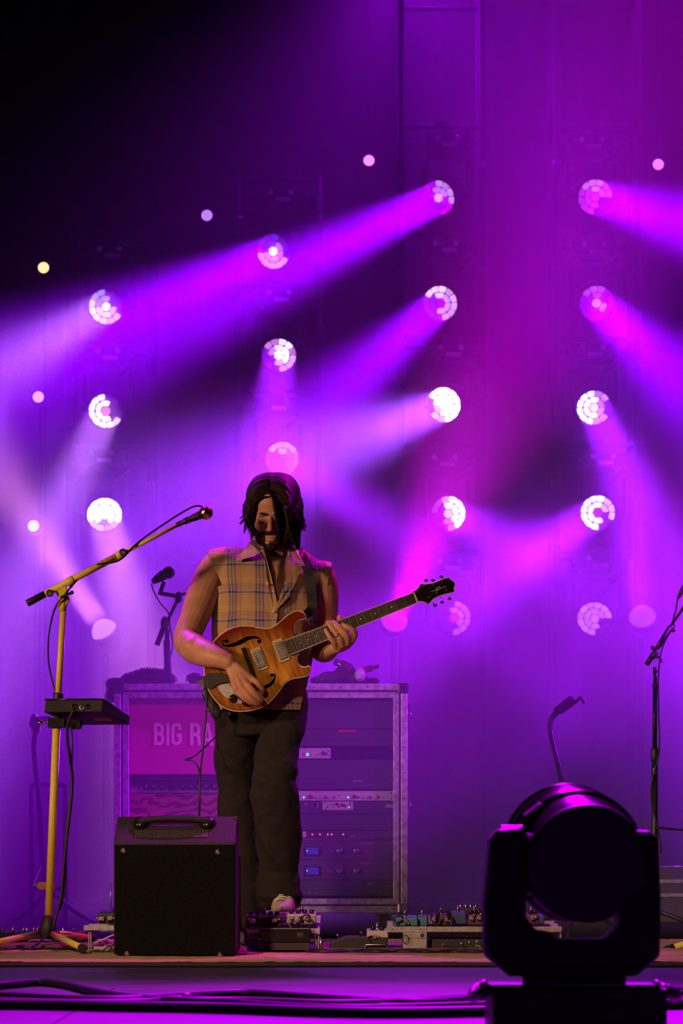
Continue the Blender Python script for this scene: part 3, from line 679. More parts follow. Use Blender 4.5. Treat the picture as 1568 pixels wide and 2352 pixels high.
# collar, front band, buttons
def flap(name, pts, th=.004, m=plaidm):
    mb = MB(); P = [B(*p) for p in pts]; mb.prism(P, (0, th, 0)); o = obj(name, mb, m, person, bevel=.0015); return o
flap('collar', [(584, 1229, -.035), (572, 1246, -.075), (541, 1288, -.115), (560, 1284, -.125), (585, 1277, -.130), (597, 1270, -.125), (606, 1286, -.130), (601, 1262, -.10), (592, 1240, -.06)])
flap('collar', [(668, 1240, -.035), (676, 1258, -.075), (702, 1300, -.115), (688, 1300, -.125), (672, 1290, -.130), (664, 1284, -.125), (656, 1292, -.130), (658, 1270, -.10), (662, 1250, -.06)])
flap('front_band', [(597, 1262, -.112), (606, 1262, -.116), (622, 1320, -.140), (640, 1398, -.148), (634, 1440, -.148), (626, 1440, -.148), (627, 1398, -.146), (612, 1326, -.140)])
flap('front_band', [(690, 1290, -.112), (680, 1288, -.116), (664, 1330, -.140), (650, 1365, -.150), (632, 1392, -.152), (634, 1402, -.152), (660, 1374, -.150), (676, 1335, -.140)])
collar_back = MB().tube([B(590, 1243, -.03), B(596, 1238, .04), B(622, 1236, .10), B(650, 1238, .10), B(668, 1244, .04), B(672, 1250, -.02)], [.016, .02, .02, .02, .02, .014], 8, flat=.35)
obj('collar', collar_back, plaidm, person)
pearl = mat('pearl_button', (.7, .65, .6), .25)
for (x, y, d) in ((614, 1341, -.148), (628, 1404, -.156)):
    obj('button', MB().lathe(B(x, y, d), (0, -1, 0), [(0, .0055), (.002, .0055), (.003, .003)], 12), pearl, person)
# frayed threads at the armholes
fr = MB()
for k in range(26):
    t = rnd.uniform(0, 2 * pi)
    for (c, r) in ((B(486, 1292, -.01), .06), (B(757, 1328), .058)):
        s = -1 if c.x < B(600, 0).x else 1
        p = c + Vector((0, cos(t) * r, sin(t) * r)); fr.tube([p, p + Vector((s * rnd.uniform(.004, .012), rnd.uniform(-.003, .003), rnd.uniform(-.008, .002)))], .0004, 3)
tag(obj('frayed_edge', fr, mat('thread', (.5, .42, .36), .9), person, fix=False), None, None, None, 'stuff')
# ---- trousers
trm = matn('dark_canvas', (.012, .0065, .0075), (.006, .004, .0045), 55, .92, bump=.35, dist=.004, detail=8)
tr = MB()
tr.loft([ring(598, 1588, 106, .122), ring(597, 1620, 108, .130), ring(597, 1655, 107, .128), ring(597, 1690, 100, .115)])
def leg(rs):
    sec = []
    for (x, y, rx, ry, dy) in rs: sec.append(ring(x, y, rx, ry, dy, 28, e=2.2))
    tr.loft(sec)
leg([(546, 1625, 54, .105, 0), (543, 1690, 52, .10, .01), (541, 1760, 48, .09, .04), (545, 1820, 46, .085, .06), (550, 1900, 45, .08, .075), (555, 2000, 45, .08, .08), (560, 2090, 45, .085, .07), (563, 2150, 44, .09, .05)])
leg([(650, 1625, 54, .105, 0), (645, 1690, 51, .10, -.05), (633, 1745, 50, .09, -.10), (626, 1790, 54, .09, -.13), (632, 1830, 57, .09, -.115), (639, 1900, 53, .088, -.07), (643, 1970, 48, .085, -.02), (640, 2003, 44, .080, -.005), (642, 2028, 51, .09, -.005), (642, 2060, 50, .092, -.01), (645, 2088, 42, .085, .02)])
trous = obj('trousers', tr, trm, person); remesh(trous, .006, 4)
bm = bmesh.new(); bm.from_mesh(trous.data); bm.normal_update()
for v_ in bm.verts:
    p = v_.co; low = max(0, (.9 - p.z)); kn = math.exp(-((p.z - .66) / .07) ** 2) + 1.2 * math.exp(-((p.z - .20) / .10) ** 2) + .5 * math.exp(-((p.z - .95) / .06) ** 2)
    v_.co += v_.normal * (.011 * mnoise.noise(Vector((p.x * 6, p.y * 5, p.z * 8 + p.x * 5))) + .013 * kn * mnoise.noise(Vector((p.x * 7, p.y * 6, p.z * 21 + p.x * 11))) + .004 * mnoise.noise(p * 24))
bm.to_mesh(trous.data); bm.free()
# leg seams, pocket line and fly
sm = mat('seam_thread', (.05, .035, .03), .9)
# ---- shoes
shoe_m = matn('cream_canvas', (.50, .40, .34), (.42, .33, .28), 60, .8, bump=.25); sole_m = mat('rubber_sole', (.55, .46, .40), .7); lace_m = mat('lace', (.62, .52, .46), .85)
def shoe(cx, cz_px, Ytoe, ang, name):
    z0 = B(0, cz_px).z; c = B(cx, cz_px); root_rot = Matrix.Rotation(radians(ang), 3, 'Z')
    def S(x, y, z): return Vector((c.x, Ytoe, z0)) + root_rot @ Vector((x, y, z))
    def prof(z, g, h0=1.0):
        out = []
        for k in range(28):
            t = 2 * pi * k / 28; yy = .15 - .15 * cos(t) ; wv = (.047 if yy < .13 else .047 - .012 * (yy - .13) / .17)
            out.append(S(sin(t) * (wv * (1 - .18 * max(0, .06 - yy) / .06)) * g, .15 + (yy - .15) * (1 - (1 - g) * .4), z))
        return out
    up = MB(); up.loft([prof(.022, 1.0), prof(.045, 1.0), [S((p - S(0, 0, 0)).dot(root_rot @ V(1, 0, 0)) * .92, max(.012, (p - S(0, 0, 0)).dot(root_rot @ V(0, 1, 0))), .058 + .28 * max(0, min(.16, (p - S(0, 0, 0)).dot(root_rot @ V(0, 1, 0)) - .05))) for p in prof(0, .93)],
        [S((p - S(0, 0, 0)).dot(root_rot @ V(1, 0, 0)) * .62, .035 + .85 * max(.0, (p - S(0, 0, 0)).dot(root_rot @ V(0, 1, 0))), .066 + .36 * max(0, min(.17, (p - S(0, 0, 0)).dot(root_rot @ V(0, 1, 0)) - .04))) for p in prof(0, .9)]])
    u = obj('shoe', up, shoe_m, person)
    sd = u.modifiers.new('s', 'SUBSURF'); sd.levels = 2; sd.render_levels = 2
    so_ = MB(); so_.loft([prof(0.001, 1.02), prof(.010, 1.05), prof(.026, 1.05), prof(.030, 1.01)]); obj('sole', so_, sole_m, u)
    for k in range(5):
        y = .065 + .024 * k; z = .070 + .36 * (y - .055) * .92; la = MB(); w_ = .026 + .002 * k
        la.tube(catmull([S(-w_, y + .006, z - .008), S(-w_ * .4, y, z + .005), S(w_ * .4, y + .004, z + .006), S(w_, y + .012, z - .006)], 4), .0036, 6, flat=.6); obj('lace', la, lace_m, u)
    return u
shoe(641, 2111, 10.10, -8, 'shoe'); shoe(560, 2182, 10.20, 6, 'shoe')
# finger ring
rg = MB(); p0, p1 = B(774, 1460, -.252), B(770, 1453.5, -.2525); d_ = (p1 - p0).normalized(); rg.lathe(p0, d_, [(-.002, .0112), (-.002, .0125), (.004, .0125), (.004, .0112)], 18); obj('finger_ring', rg, M['gold'], person)
# ------------------------------------------------------------------ electric guitar
GY = 10.075
def G(px, py, dy=0.0): return W(px, py, GY) + Vector((0, dy, 0))
GX = GY / F
gtr = thing('electric_guitar', 'amber hollow-body electric guitar with two pickups, held by the guitarist', 'guitar', G(590, 1540, .03))
OUT = [(679, 1461), (676, 1445), (679, 1432), (688, 1425), (702, 1420), (699, 1409), (688, 1403.5), (673, 1405), (659, 1414), (644, 1427), (630, 1438), (615, 1443.5), (596, 1442), (576, 1438), (554.5, 1438), (533, 1442), (513, 1453), (491.5, 1472),
       (474.5, 1499), (468.5, 1525), (470, 1554.5), (478, 1583.5), (491.5, 1605), (508.5, 1622), (533, 1632.5), (562, 1634), (588, 1629.6), (610, 1620), (627, 1605), (642, 1586), (656, 1568), (673, 1559), (692.6, 1556), (707, 1551), (714, 1541), (709.6, 1529.5), (699, 1532), (686.5, 1526.6), (682, 1515.7), (683, 1505), (686.5, 1500)]
def closed(pts, n=4):
    P = [Vector((*p, 0)) for p in pts]; m = len(P); out = []
    for i in range(m):
        a, b, c, d = P[i - 1], P[i], P[(i + 1) % m], P[(i + 2) % m]
        for k in range(n):
            t = k / n; out.append(.5 * ((2 * b) + (c - a) * t + (2 * a - 5 * b + 4 * c - d) * t * t + (3 * b - a - 3 * c + d) * t ** 3))
    return out
GC = Vector((590, 1535, 0))
OL = closed(OUT)
def grow(pts, d):
    m = len(pts); out = []
    for i in range(m):
        t = (pts[(i + 1) % m] - pts[i - 1]).normalized(); nrm = Vector((-t.y, t.x, 0)); out.append(pts[i] + nrm * d)
    return out
sgn = 1 if sum((OL[i].x * OL[(i + 1) % len(OL)].y - OL[(i + 1) % len(OL)].x * OL[i].y) for i in range(len(OL))) < 0 else -1
def sec(d, dy): return [G(p.x, p.y, dy) for p in grow(OL, sgn * d)]
def maple():
    m = mat('flame_maple', (.5, .2, .03), .16); nt = m.node_tree; b = nt.nodes['Principled BSDF']; L = nt.links.new
    tc = nt.nodes.new('ShaderNodeTexCoord'); mp = nt.nodes.new('ShaderNodeMapping'); mp.inputs['Rotation'].default_value = (0, radians(20), 0)
    L(tc.outputs['Object'], mp.inputs[0])
    wv = nt.nodes.new('ShaderNodeTexNoise'); wv.inputs['Scale'].default_value = 9; wv.inputs['Detail'].default_value = 3
    m2 = nt.nodes.new('ShaderNodeMapping'); m2.inputs['Scale'].default_value = (7, 1, 1.1); L(mp.outputs[0], m2.inputs[0]); L(m2.outputs[0], wv.inputs['Vector'])
    r = nt.nodes.new('ShaderNodeValToRGB'); r.color_ramp.elements[0].position = .3; r.color_ramp.elements[1].position = .7
    r.color_ramp.elements[0].color = (.30, .10, .012, 1); r.color_ramp.elements[1].color = (.62, .30, .045, 1); L(wv.outputs['Fac'], r.inputs[0])
    # sunburst: redder towards the rim
    ln = nt.nodes.new('ShaderNodeVectorMath'); ln.operation = 'LENGTH'; m3 = nt.nodes.new('ShaderNodeMapping'); m3.inputs['Scale'].default_value = (.85, 0.01, 1.1); L(mp.outputs[0], m3.inputs[0]); L(m3.outputs[0], ln.inputs[0])
    mr = nt.nodes.new('ShaderNodeMapRange'); mr.inputs[1].default_value = .105; mr.inputs[2].default_value = .185; L(ln.outputs['Value'], mr.inputs[0])
    mx = nt.nodes.new('ShaderNodeMix'); mx.data_type = 'RGBA'; mx.blend_type = 'MIX'; mx.inputs[7].default_value = (.17, .022, .008, 1); L(mr.outputs[0], mx.inputs['Factor']); L(r.outputs[0], mx.inputs[6]); L(mx.outputs[2], b.inputs['Base Color'])
    b.inputs['Coat Weight'].default_value = .6; b.inputs['Coat Roughness'].default_value = .08; return m
maplem = maple(); mahog = matn('mahogany', (.13, .022, .010), (.09, .015, .008), 14, .22, stretch=(4, 1, 1)); ivory = mat('ivory_binding', (.75, .62, .42), .35)
bodym = MB().loft([sec(-.5, .001), sec(0, .0045), sec(0, .047), sec(-2, .052)], smooth=True); bo = obj('body', bodym, mahog, gtr, bevel=0)
def tri(o):
    bm = bmesh.new(); bm.from_mesh(o.data); bmesh.ops.triangulate(bm, faces=[f for f in bm.faces if len(f.verts) > 4], ngon_method='EAR_CLIP'); bm.to_mesh(o.data); bm.free()
    for p in o.data.polygons: p.use_smooth = len(p.vertices) == 4
tri(bo)
# carved top: domed in rings towards the centre
rings = []
for (d, k, z) in ((-.9, 1.0, .0008), (-1.5, 1.0, -.0034), (-2.2, 1.0, -.0052)): rings.append(sec(d, z))
cvs = rings[-1]; tp = MB(); tp.loft(rings, cap=False); nR = len(cvs)
tp.add(cvs, [tuple(range(nR))], False)
tpo = obj('carved_top', tp, maplem, gtr)
tri(tpo)
bp = [p for p in sec(-.3, -.0002)]; obj('binding', MB().tube(bp + [bp[0], bp[1]], 1.25 * GX, 6, cap=False), ivory, gtr)
TZ = -.006   # height of the flat of the top
darkm = mat('f_hole_shade', (.004, .002, .002), .9, spec=.0)  # dark inlay colour stands for the shade inside the open hole
def fh(path, rad):
    mb = MB(); P = catmull([G(x, y, TZ) for x, y in path], 5); R = [r * GX for r in lerp_list(rad, 5)]
    for i in range(len(P)):
        pass
    vs = []; n = len(P)
    for i in range(n):
        t = (P[min(i + 1, n - 1)] - P[max(0, i - 1)]).normalized(); nr = Vector((-t.z, 0, t.x)); vs += [P[i] + nr * R[i], P[i] - nr * R[i]]
    fr_ = [v + Vector((0, -.0008, 0)) for v in vs]; b0 = len(vs)
    mb.add(fr_ + [v + Vector((0, .002, 0)) for v in vs], [(2 * i, 2 * i + 1, 2 * i + 3, 2 * i + 2) for i in range(n - 1)] + [(2 * i + b0, 2 * i + 2 + b0, 2 * i + 3 + b0, 2 * i + 1 + b0) for i in range(n - 1)] + [(2 * i, 2 * i + 2, 2 * i + 2 + b0, 2 * i + b0) for i in range(n - 1)] + [(2 * i + 1, 2 * i + 1 + b0, 2 * i + 3 + b0, 2 * i + 3) for i in range(n - 1)])
    for (x, y, r) in ((path[0][0], path[0][1], rad[0] + 1.6), (path[-1][0], path[-1][1], rad[-1] + 1.6)): mb.lathe(G(x, y, TZ + .001), (0, -1, 0), [(0, r * GX), (.0018, r * GX)], 14)
    obj('f_hole_inlay', mb, darkm, gtr, fix=False)
fh([(520, 1473), (511, 1473), (512, 1481), (522, 1483.5), (536, 1481), (552, 1475), (567, 1467), (582, 1464), (594, 1466), (598, 1471), (595, 1474)], [2.8, 1.0, 1.8, 2.6, 4.0, 5.0, 4.2, 2.8, 1.6, 1.0, 2.4])
fh([(624, 1551), (631, 1549), (630, 1558), (624, 1569), (612, 1577), (600, 1581), (586, 1584), (578, 1590)], [2.4, 1.0, 1.8, 3.2, 4.2, 3.6, 2.4, 1.2])
ND = (Vector((952.5, 1374, 0)) - Vector((661, 1488, 0))).normalized(); NP = Vector((-ND.y, ND.x, 0))   # neck direction in picture pixels
def N(u, v, dy): q = Vector((661, 1488, 0)) + ND * u + NP * v; return G(q.x, q.y, dy)
NL = (Vector((952.5, 1374, 0)) - Vector((661, 1488, 0))).length
def hw(u): return 17.0 - 5.2 * u / NL
def nbox(name, u0, u1, v0, v1, z0, z1, m, parent=gtr, bevel=0):
    mb = MB(); P = [N(u0, v0, z0), N(u1, v0, z0), N(u1, v1, z0), N(u0, v1, z0)]; mb.prism(P, (0, z1 - z0, 0)); return obj(name, mb, m, parent, bevel)
def nstrip(u0, u1, va0, va1, vb0, vb1, z0, z1): return MB().prism([N(u0, va0, z0), N(u1, va1, z0), N(u1, vb1, z0), N(u0, vb0, z0)], (0, z1 - z0, 0))
FZ = -.0145
neck = MB().loft([[N(u, hw(u) * x, z + (-.0 if u > 40 else 0)) for (x, z) in ((-1, FZ + .006), (-.98, FZ + .014), (-.7, FZ + .024), (0, FZ + .029), (.7, FZ + .024), (.98, FZ + .014), (1, FZ + .006))] for u in (-2, 60, 160, 250, NL)])
obj('neck', neck, mahog, gtr)
ebony = mat('ebony_fretboard', (.022, .010, .010), .4)
fb = obj('fretboard', nstrip(-2, NL, -hw(0), -hw(NL), hw(0), hw(NL), FZ, FZ + .0062), ebony, gtr)
for s in (-1, 1): obj('fretboard_binding', nstrip(-2, NL, s * hw(0), s * hw(NL), s * (hw(0) + 1.3), s * (hw(NL) + 1.3), FZ - .0003, FZ + .007), ivory, gtr)
SCALE = NL / (1 - 2 ** (-22 / 12) * 1.0) * .985
fretm = mat('fret_wire', (.8, .72, .62), .2, .9)
for k in range(1, 23):
    u = NL - SCALE * (1 - 2 ** (-k / 12))
    if u < 0: break
    obj('fret', nstrip(u - .55, u + .55, -hw(u), -hw(u), hw(u), hw(u), FZ - .0011, FZ), fretm, fb)
pearlm = mat('pearl_inlay', (.75, .68, .66), .25)
for k in (3, 5, 7, 9, 12, 15, 17, 19):
    u = NL - SCALE * (1 - 2 ** (-(k - .5) / 12)); mb = MB(); w_ = 4.2 * 2 ** (-k / 22)
    star = []
    for j in range(8):
        a = pi / 4 * j; r = w_ if j % 2 == 0 else w_ * .28; star.append(N(u + cos(a) * r * .9, sin(a) * r, FZ - .0005))
    mb.prism(star, (0, .001, 0)); obj('inlay', mb, pearlm, fb)
obj('nut', nstrip(NL, NL + 3.4, -hw(NL) - .8, -hw(NL) - .8, hw(NL) + .8, hw(NL) + .8, FZ - .002, FZ + .006), ivory, gtr)
HO = [(945, 1361), (955.5, 1355.8), (962, 1348.6), (964, 1342), (978, 1342.7), (993.7, 1340), (1009.7, 1333.5), (1022.4, 1328.4), (1031, 1327), (1034.4, 1332), (1043, 1337.5), (1044.8, 1344.6), (1041.6, 1352.6), (1044, 1358), (1040, 1361.4), (1025.6, 1364.6), (1011, 1368.5), (995, 1376.5), (987.4, 1384.5), (982.6, 1389), (974.6, 1383.7), (965, 1381.6), (953, 1384)]
hsm = mat('headstock_ebony', (.012, .006, .010), .18)
hd = obj('headstock', MB().prism([G(x, y, FZ + .003) for x, y in HO], (0, .014, 0)), hsm, gtr, bevel=.0008)
bp = [G(x, y, FZ + .0028) for x, y in HO]; obj('headstock_binding', MB().tube(bp + [bp[0]], .95 * GX, 5, cap=False), ivory, gtr)
# signature inlay: a looped pearl scroll with a tail
sig = [(989, 1360), (996, 1357), (1003, 1357), (1000, 1352), (1006, 1350), (1004, 1356), (1010, 1353), (1008, 1347), (1012, 1352), (1018, 1349.5), (1024, 1347)]
obj('signature_inlay', MB().tube(catmull([G(x, y, FZ + .0026) for x, y in sig], 4), .55 * GX, 4), pearlm, hd)
# tuners
TU = [((973.5, 1348), (978, 1333)), ((995.5, 1344.5), (994, 1333)), ((1016, 1338), (1013, 1325)), ((985, 1372), (999, 1390)), ((1002.5, 1362.5), (1015, 1383)), ((1023.5, 1355), (1032, 1375))]
for (a, b_) in TU:
    pg = obj('tuning_peg', MB().lathe(G(*a, FZ + .004), (0, -1, 0), [(0, .005), (.004, .005), (.005, .003), (.011, .003), (.012, .002)], 12), M['chrome'], hd)
    e = G(*b_, FZ + .018); s0 = G(a[0] * .35 + b_[0] * .65, a[1] * .35 + b_[1] * .65, FZ + .014)
    obj('tuner_shaft', MB().cyl(s0, e, .0016, n=6), M['chrome'], pg)
    obj('tuner_button', MB().ell(e, (.008, .0045, .0055)), M['black_gloss'], pg)
# pickups
cream = mat('cream_ring', (.55, .38, .16), .4)
def pickup(u0, u1, hv):
    r = nbox('pickup_ring', u0, u1, -hv, hv, TZ - .004, TZ + .002, cream, gtr, .001)
    mb = MB(); c0, c1 = u0 + 3.2, u1 - 3.2; mb.prism([N(c0, -hv + 7, TZ - .010), N(c1, -hv + 7, TZ - .010), N(c1, hv - 7, TZ - .010), N(c0, hv - 7, TZ - .010)], (0, .009, 0)); obj('pickup_cover', mb, M['steel'], r, .0015)
    for k in range(6):
        v = -hv + 13 + (2 * hv - 26) * k / 5; uu = c1 - 5 if u0 > -40 else c0 + 6
        obj('pole_screw', MB().lathe(N(uu, v, TZ - .0098), (0, -1, 0), [(0, .0026), (.0012, .0024)], 8), M['chrome'], r)
    for (uu, v) in ((u0 + 1.8, -hv + 3), (u1 - 1.8, -hv + 3), (u0 + 1.8, hv - 3), (u1 - 1.8, hv - 3)): obj('ring_screw', MB().lathe(N(uu, v, TZ - .0038), (0, -1, 0), [(0, .0015), (.001, .0012)], 6), M['black_metal'], r)
pickup(-30, -4, 27); pickup(-84, -58, 27)
obj('bridge', nstrip(-101, -92, -37, -37, 40, 40, TZ - .012, TZ), M['black_gloss'], gtr, bevel=.001)
for k in range(6):
    v0 = -9 + 18 * k / 5
    va = -hw(NL) * .78 + 2 * hw(NL) * .78 * k / 5; vb = -14.5 + 29 * k / 5
    obj('string', MB().tube([N(-97, vb, TZ - .0125), N(NL, va, FZ - .002), N(NL + 30 + 14 * (k % 3), va * 1.3, FZ - .001)], .0005 - .00004 * k, 4), M['steel'], gtr)
    obj('string', MB().tube([N(-97, vb, TZ - .0125), N(-150, vb * .7, TZ - .006)], .0005 - .00004 * k, 4), M['steel'], gtr)
# worn pale patch: control plate, knobs, switch
pgm = matn('brushed_plate', (.55, .52, .50), (.4, .37, .36), 50, .35, .4)
PGO = [(500, 1576), (508, 1572), (520, 1571), (533, 1578), (541, 1592), (553, 1600), (562, 1612), (556, 1616), (546, 1616), (532, 1610), (516, 1600), (504, 1588)]
obj('control_plate', MB().prism([G(x, y, TZ - .0004) for x, y in PGO], (0, .003, 0)), pgm, gtr, bevel=.0005)
for (x, y) in ((535.5, 1604.5), (565, 1613)): obj('control_knob', MB().lathe(G(x, y, TZ), (0, -1, 0), [(0, .0165), (.004, .0165), (.010, .014), (.015, .0115), (.0165, .008)], 20), M['black_gloss'], gtr)
obj('toggle_switch', MB().lathe(G(592, 1606, TZ), (0, -1, .1), [(0, .005), (.003, .005), (.004, .002), (.016, .003), (.018, .001)], 10), M['chrome'], gtr)
obj('strap_button', MB().lathe(G(527, 1634, .02), (0, -.3, -1), [(0, .006), (.004, .004), (.010, .007), (.013, .006)], 12), M['chrome'], gtr)
# strap
leather = matn('black_leather', (.014, .012, .014), (.024, .02, .022), 40, .5, bump=.2)
def ribbon(path, w_, m, name, parent, th=.003):
    mb = MB(); P = catmull(path, 6); n = len(P); vs = []
    for i in range(n):
        t = (P[min(i + 1, n - 1)] - P[max(0, i - 1)]).normalized(); a = t.cross(Vector((0, 1, 0)))
        if a.length < .2: a = Vector((1, 0, 0))
        a.normalize(); nn = t.cross(a).normalized() * th / 2
        vs.append([P[i] + a * w_ / 2 + nn, P[i] - a * w_ / 2 + nn, P[i] - a * w_ / 2 - nn, P[i] + a * w_ / 2 - nn])
    mb.loft(vs, smooth=False); return obj(name, mb, m, parent)
ribbon([G(701, 1414, .03), B(716, 1395, -.15), B(714, 1350, -.152), B(707, 1310, -.135), B(697, 1284, -.07), B(688, 1278, .0), B(672, 1300, .12)], .036, leather, 'strap', gtr)
obj('strap', MB().prism([G(x, y, -.0125) for x, y in ((466, 1556), (478, 1547), (500, 1546), (522, 1550), (541, 1557), (540, 1566), (516, 1568), (498, 1574), (484, 1583), (474, 1580), (467, 1570))], (0, .0035, 0)), leather, gtr, bevel=.001)
ribbon([G(472, 1566, -.008), G(463, 1566, .02), B(474, 1560, .02), B(500, 1552, .12), B(540, 1535, .14)], .040, leather, 'strap', gtr)
obj('strap_lock', MB().lathe(G(467, 1563, .015), (-1, 0, 0), [(0, .012), (.006, .012), (.010, .007)], 12), M['chrome'], gtr)
# cloth rag tied at the strap end
rag = MB()
for k in range(6): rag.ell(G(474 + 4 * k, 1590 + 9 * k, .062), (.022, .012, .026))
ro = obj('tail_cloth', rag, leather, gtr); remesh(ro, .005, 4)
# instrument lead
lead = MB().tube(catmull([G(474, 1588, .03), G(472, 1640, .03), W(466, 1720, 10.1), W(460, 1770, 10.1), W(458, 1830, 10.1), W(456, 1900, 10.0), W(462, 2040, 9.95), W(520, 2150, 9.95), W(600, 2180, 9.98)], 6), .0036, 8)
o = obj('instrument_lead', lead, M['cable'], None); tag(o, 'black lead hanging straight down from the guitar body', 'cable')
lead = MB().tube(catmull([B(494, 1693, .0), W(470, 1716, 10.2), W(440, 1740, 10.15), W(423, 1745, 10.12), W(440, 1747, 10.12), W(452, 1757, 10.1), W(457, 1772, 10.1), W(459.5, 1800, 10.1), W(458, 1860, 10.07), W(459, 1950, 9.97), W(470, 2060, 9.96), W(530, 2160, 10.0)], 6), .0030, 8)
o = obj('instrument_lead', lead, M['cable'], None); tag(o, 'thin black lead looping out beside the trouser leg', 'cable')
# ------------------------------------------------------------------ yellow boom microphone stand
MY = 10.0
def Q(px, py, dy=0.0): return W(px, py, MY + dy)
ms = thing('microphone_stand', 'yellow boom microphone stand at the left with black tripod hub', 'microphone stand', (Q(110, 0).x, MY, 0))
obj('pole', MB().cyl(Q(112, 2105), Q(131, 1640), .0148, n=18).cyl(Q(131, 1640), Q(146, 1392), .0118, n=18), M['yellow'], ms)
obj('clutch', MB().lathe(Q(131, 1672), Q(140, 1420) - Q(131, 1672), [(0, .019), (.02, .019), (.022, .0165), (.10, .0165), (.125, .02), (.13, .018)], 18), M['black'], ms)
obj('collar', MB().lathe(Q(143, 1404), (.06, 0, 1), [(0, .015), (.03, .017), (.034, .017), (.05, .013)], 16), M['yellow'], ms)
bracket = MB().prism([Q(128, 1360, -.012), Q(152, 1346, -.012), Q(155, 1364, -.012), Q(160, 1378, -.012), Q(148, 1396, -.012), Q(138, 1394, -.012), Q(136, 1378, -.012)], (0, .024, 0)); obj('boom_bracket', bracket, M['yellow'], ms, bevel=.003)
bm_ = MB().cyl(Q(104, 1364), Q(276, 1274), .0128, n=18); obj('boom_tube', bm_, M['yellow'], ms)
obj('boom_collar', MB().lathe(Q(153, 1339), Q(276, 1274) - Q(104, 1364), [(0, .014), (.002, .0165), (.026, .0165), (.03, .014)], 18), M['yellow'], ms)
obj('boom_tip', MB().cyl(Q(274, 1275), Q(408, 1205), .0078, n=14), M['yellow'], ms)
obj('boom_collar', MB().lathe(Q(268, 1278), Q(276, 1274) - Q(104, 1364), [(0, .0155), (.02, .0155), (.024, .012)], 18), M['yellow'], ms)
obj('counter_grip', MB().lathe(Q(62, 1386), Q(104, 1364) - Q(62, 1386), [(0, .012), (.004, .0135), (.085, .0125)], 16), M['black'], ms)
for (x, y) in ((283, 1269), (115, 1363)):
    k = obj('boom_knob', MB().lathe(Q(x, y, -.012), (0, -1, 0), [(0, .010), (.004, .0135), (.016, .0135), (.019, .011)], 20), M['black'], ms)
    obj('knob_emblem', MB().lathe(Q(x, y, -.0305), (0, -1, 0), [(0, .0078), (.0006, .0078), (.0006, .0066), (0, .0066)], 18).box(tuple(Q(x - 3.2, y + 1, -.0312)), tuple(Q(x + 3.2, y - 1, -.0308) + V(0, .0006, 0))), M['grey_print'], k)
obj('wing_lever', MB().tube([Q(140, 1372, -.02), Q(152, 1366, -.03), Q(164, 1362, -.03)], [.006, .0045, .006], 8).ell(Q(165, 1361, -.03), .0075), M['black'], ms)
hub = MB().loft([ring(110, 2102, 11, .018, MY - PY, 16), ring(110, 2120, 17, .028, MY - PY, 16), ring(110, 2146, 22, .036, MY - PY, 16), ring(109, 2158, 14, .026, MY - PY, 16)]); obj('tripod_hub', hub, M['black'], ms, bevel=.003)
def tleg(a, b):
    a, b = Vector(a), Vector(b); l = obj('leg', MB().cyl(a, b, .0115, n=14), M['yellow'], ms)
    d = (b - a).normalized(); obj('rubber_foot', MB().lathe(b - d * .01, d, [(0, .0135), (.035, .0145), (.045, .012)], 14), M['rubber'], l)
tleg(Q(94, 2143), V(W(-45, 0, 9.7).x, 9.7, .037)); tleg(Q(122, 2146, -.03), V(W(188, 0, 9.45).x, 9.45, .037)); tleg(Q(126, 2143, .03), V(W(208, 0, 10.3).x, 10.3, .047))
# microphone
d_ = Q(462, 1181) - Q(410, 1204)
mic = thing('microphone', 'copper-headed vocal microphone at the tip of the yellow boom', 'microphone', Q(440, 1190))
obj('clip', MB().lathe(Q(405, 1206), d_, [(0, .009), (.012, .010), (.03, .0095), (.032, .012), (.05, .013)], 14), M['black'], mic)
obj('handle', MB().lathe(Q(422, 1199), d_, [(0, .011), (.03, .012), (.034, .0135), (.062, .016), (.068, .017)], 18), M['black'], mic)
obj('handle_ring', MB().lathe(Q(432, 1195), d_, [(0, .0145), (.004, .0145)], 18), M['chrome'], mic)
copper = matn('copper_mesh', (.60, .30, .16), (.40, .18, .10), 500, .25, 1.0, bump=.6, dist=.001)
gr = obj('grille', MB().ell(Q(473, 1178), (.0255, .0255, .0255), None, 24, 16), copper, mic)
obj('grille_band', MB().lathe(Q(472, 1178) - d_.normalized() * .003, d_, [(0, .0262), (.0015, .0268), (.0055, .0268), (.007, .0262)], 24), M['chrome'], mic)
tag(obj('microphone_cable', MB().tube(catmull([Q(466, 1164), Q(452, 1162), Q(430, 1170), Q(385, 1198), Q(330, 1236), Q(300, 1262, -.02), Q(283, 1280, -.02), Q(262, 1291, -.02), Q(230, 1295, -.015), Q(205, 1304, .015), Q(188, 1318, .02), Q(170, 1340, -.02), Q(150, 1364, -.03), Q(131, 1388, -.02), Q(119, 1420), Q(111, 1470), Q(112, 1525), Q(122, 1570), Q(131, 1600)], 6), .0035, 8), M['cable'], None), 'black cable wound along the yellow boom and looping beside the pole', 'cable')
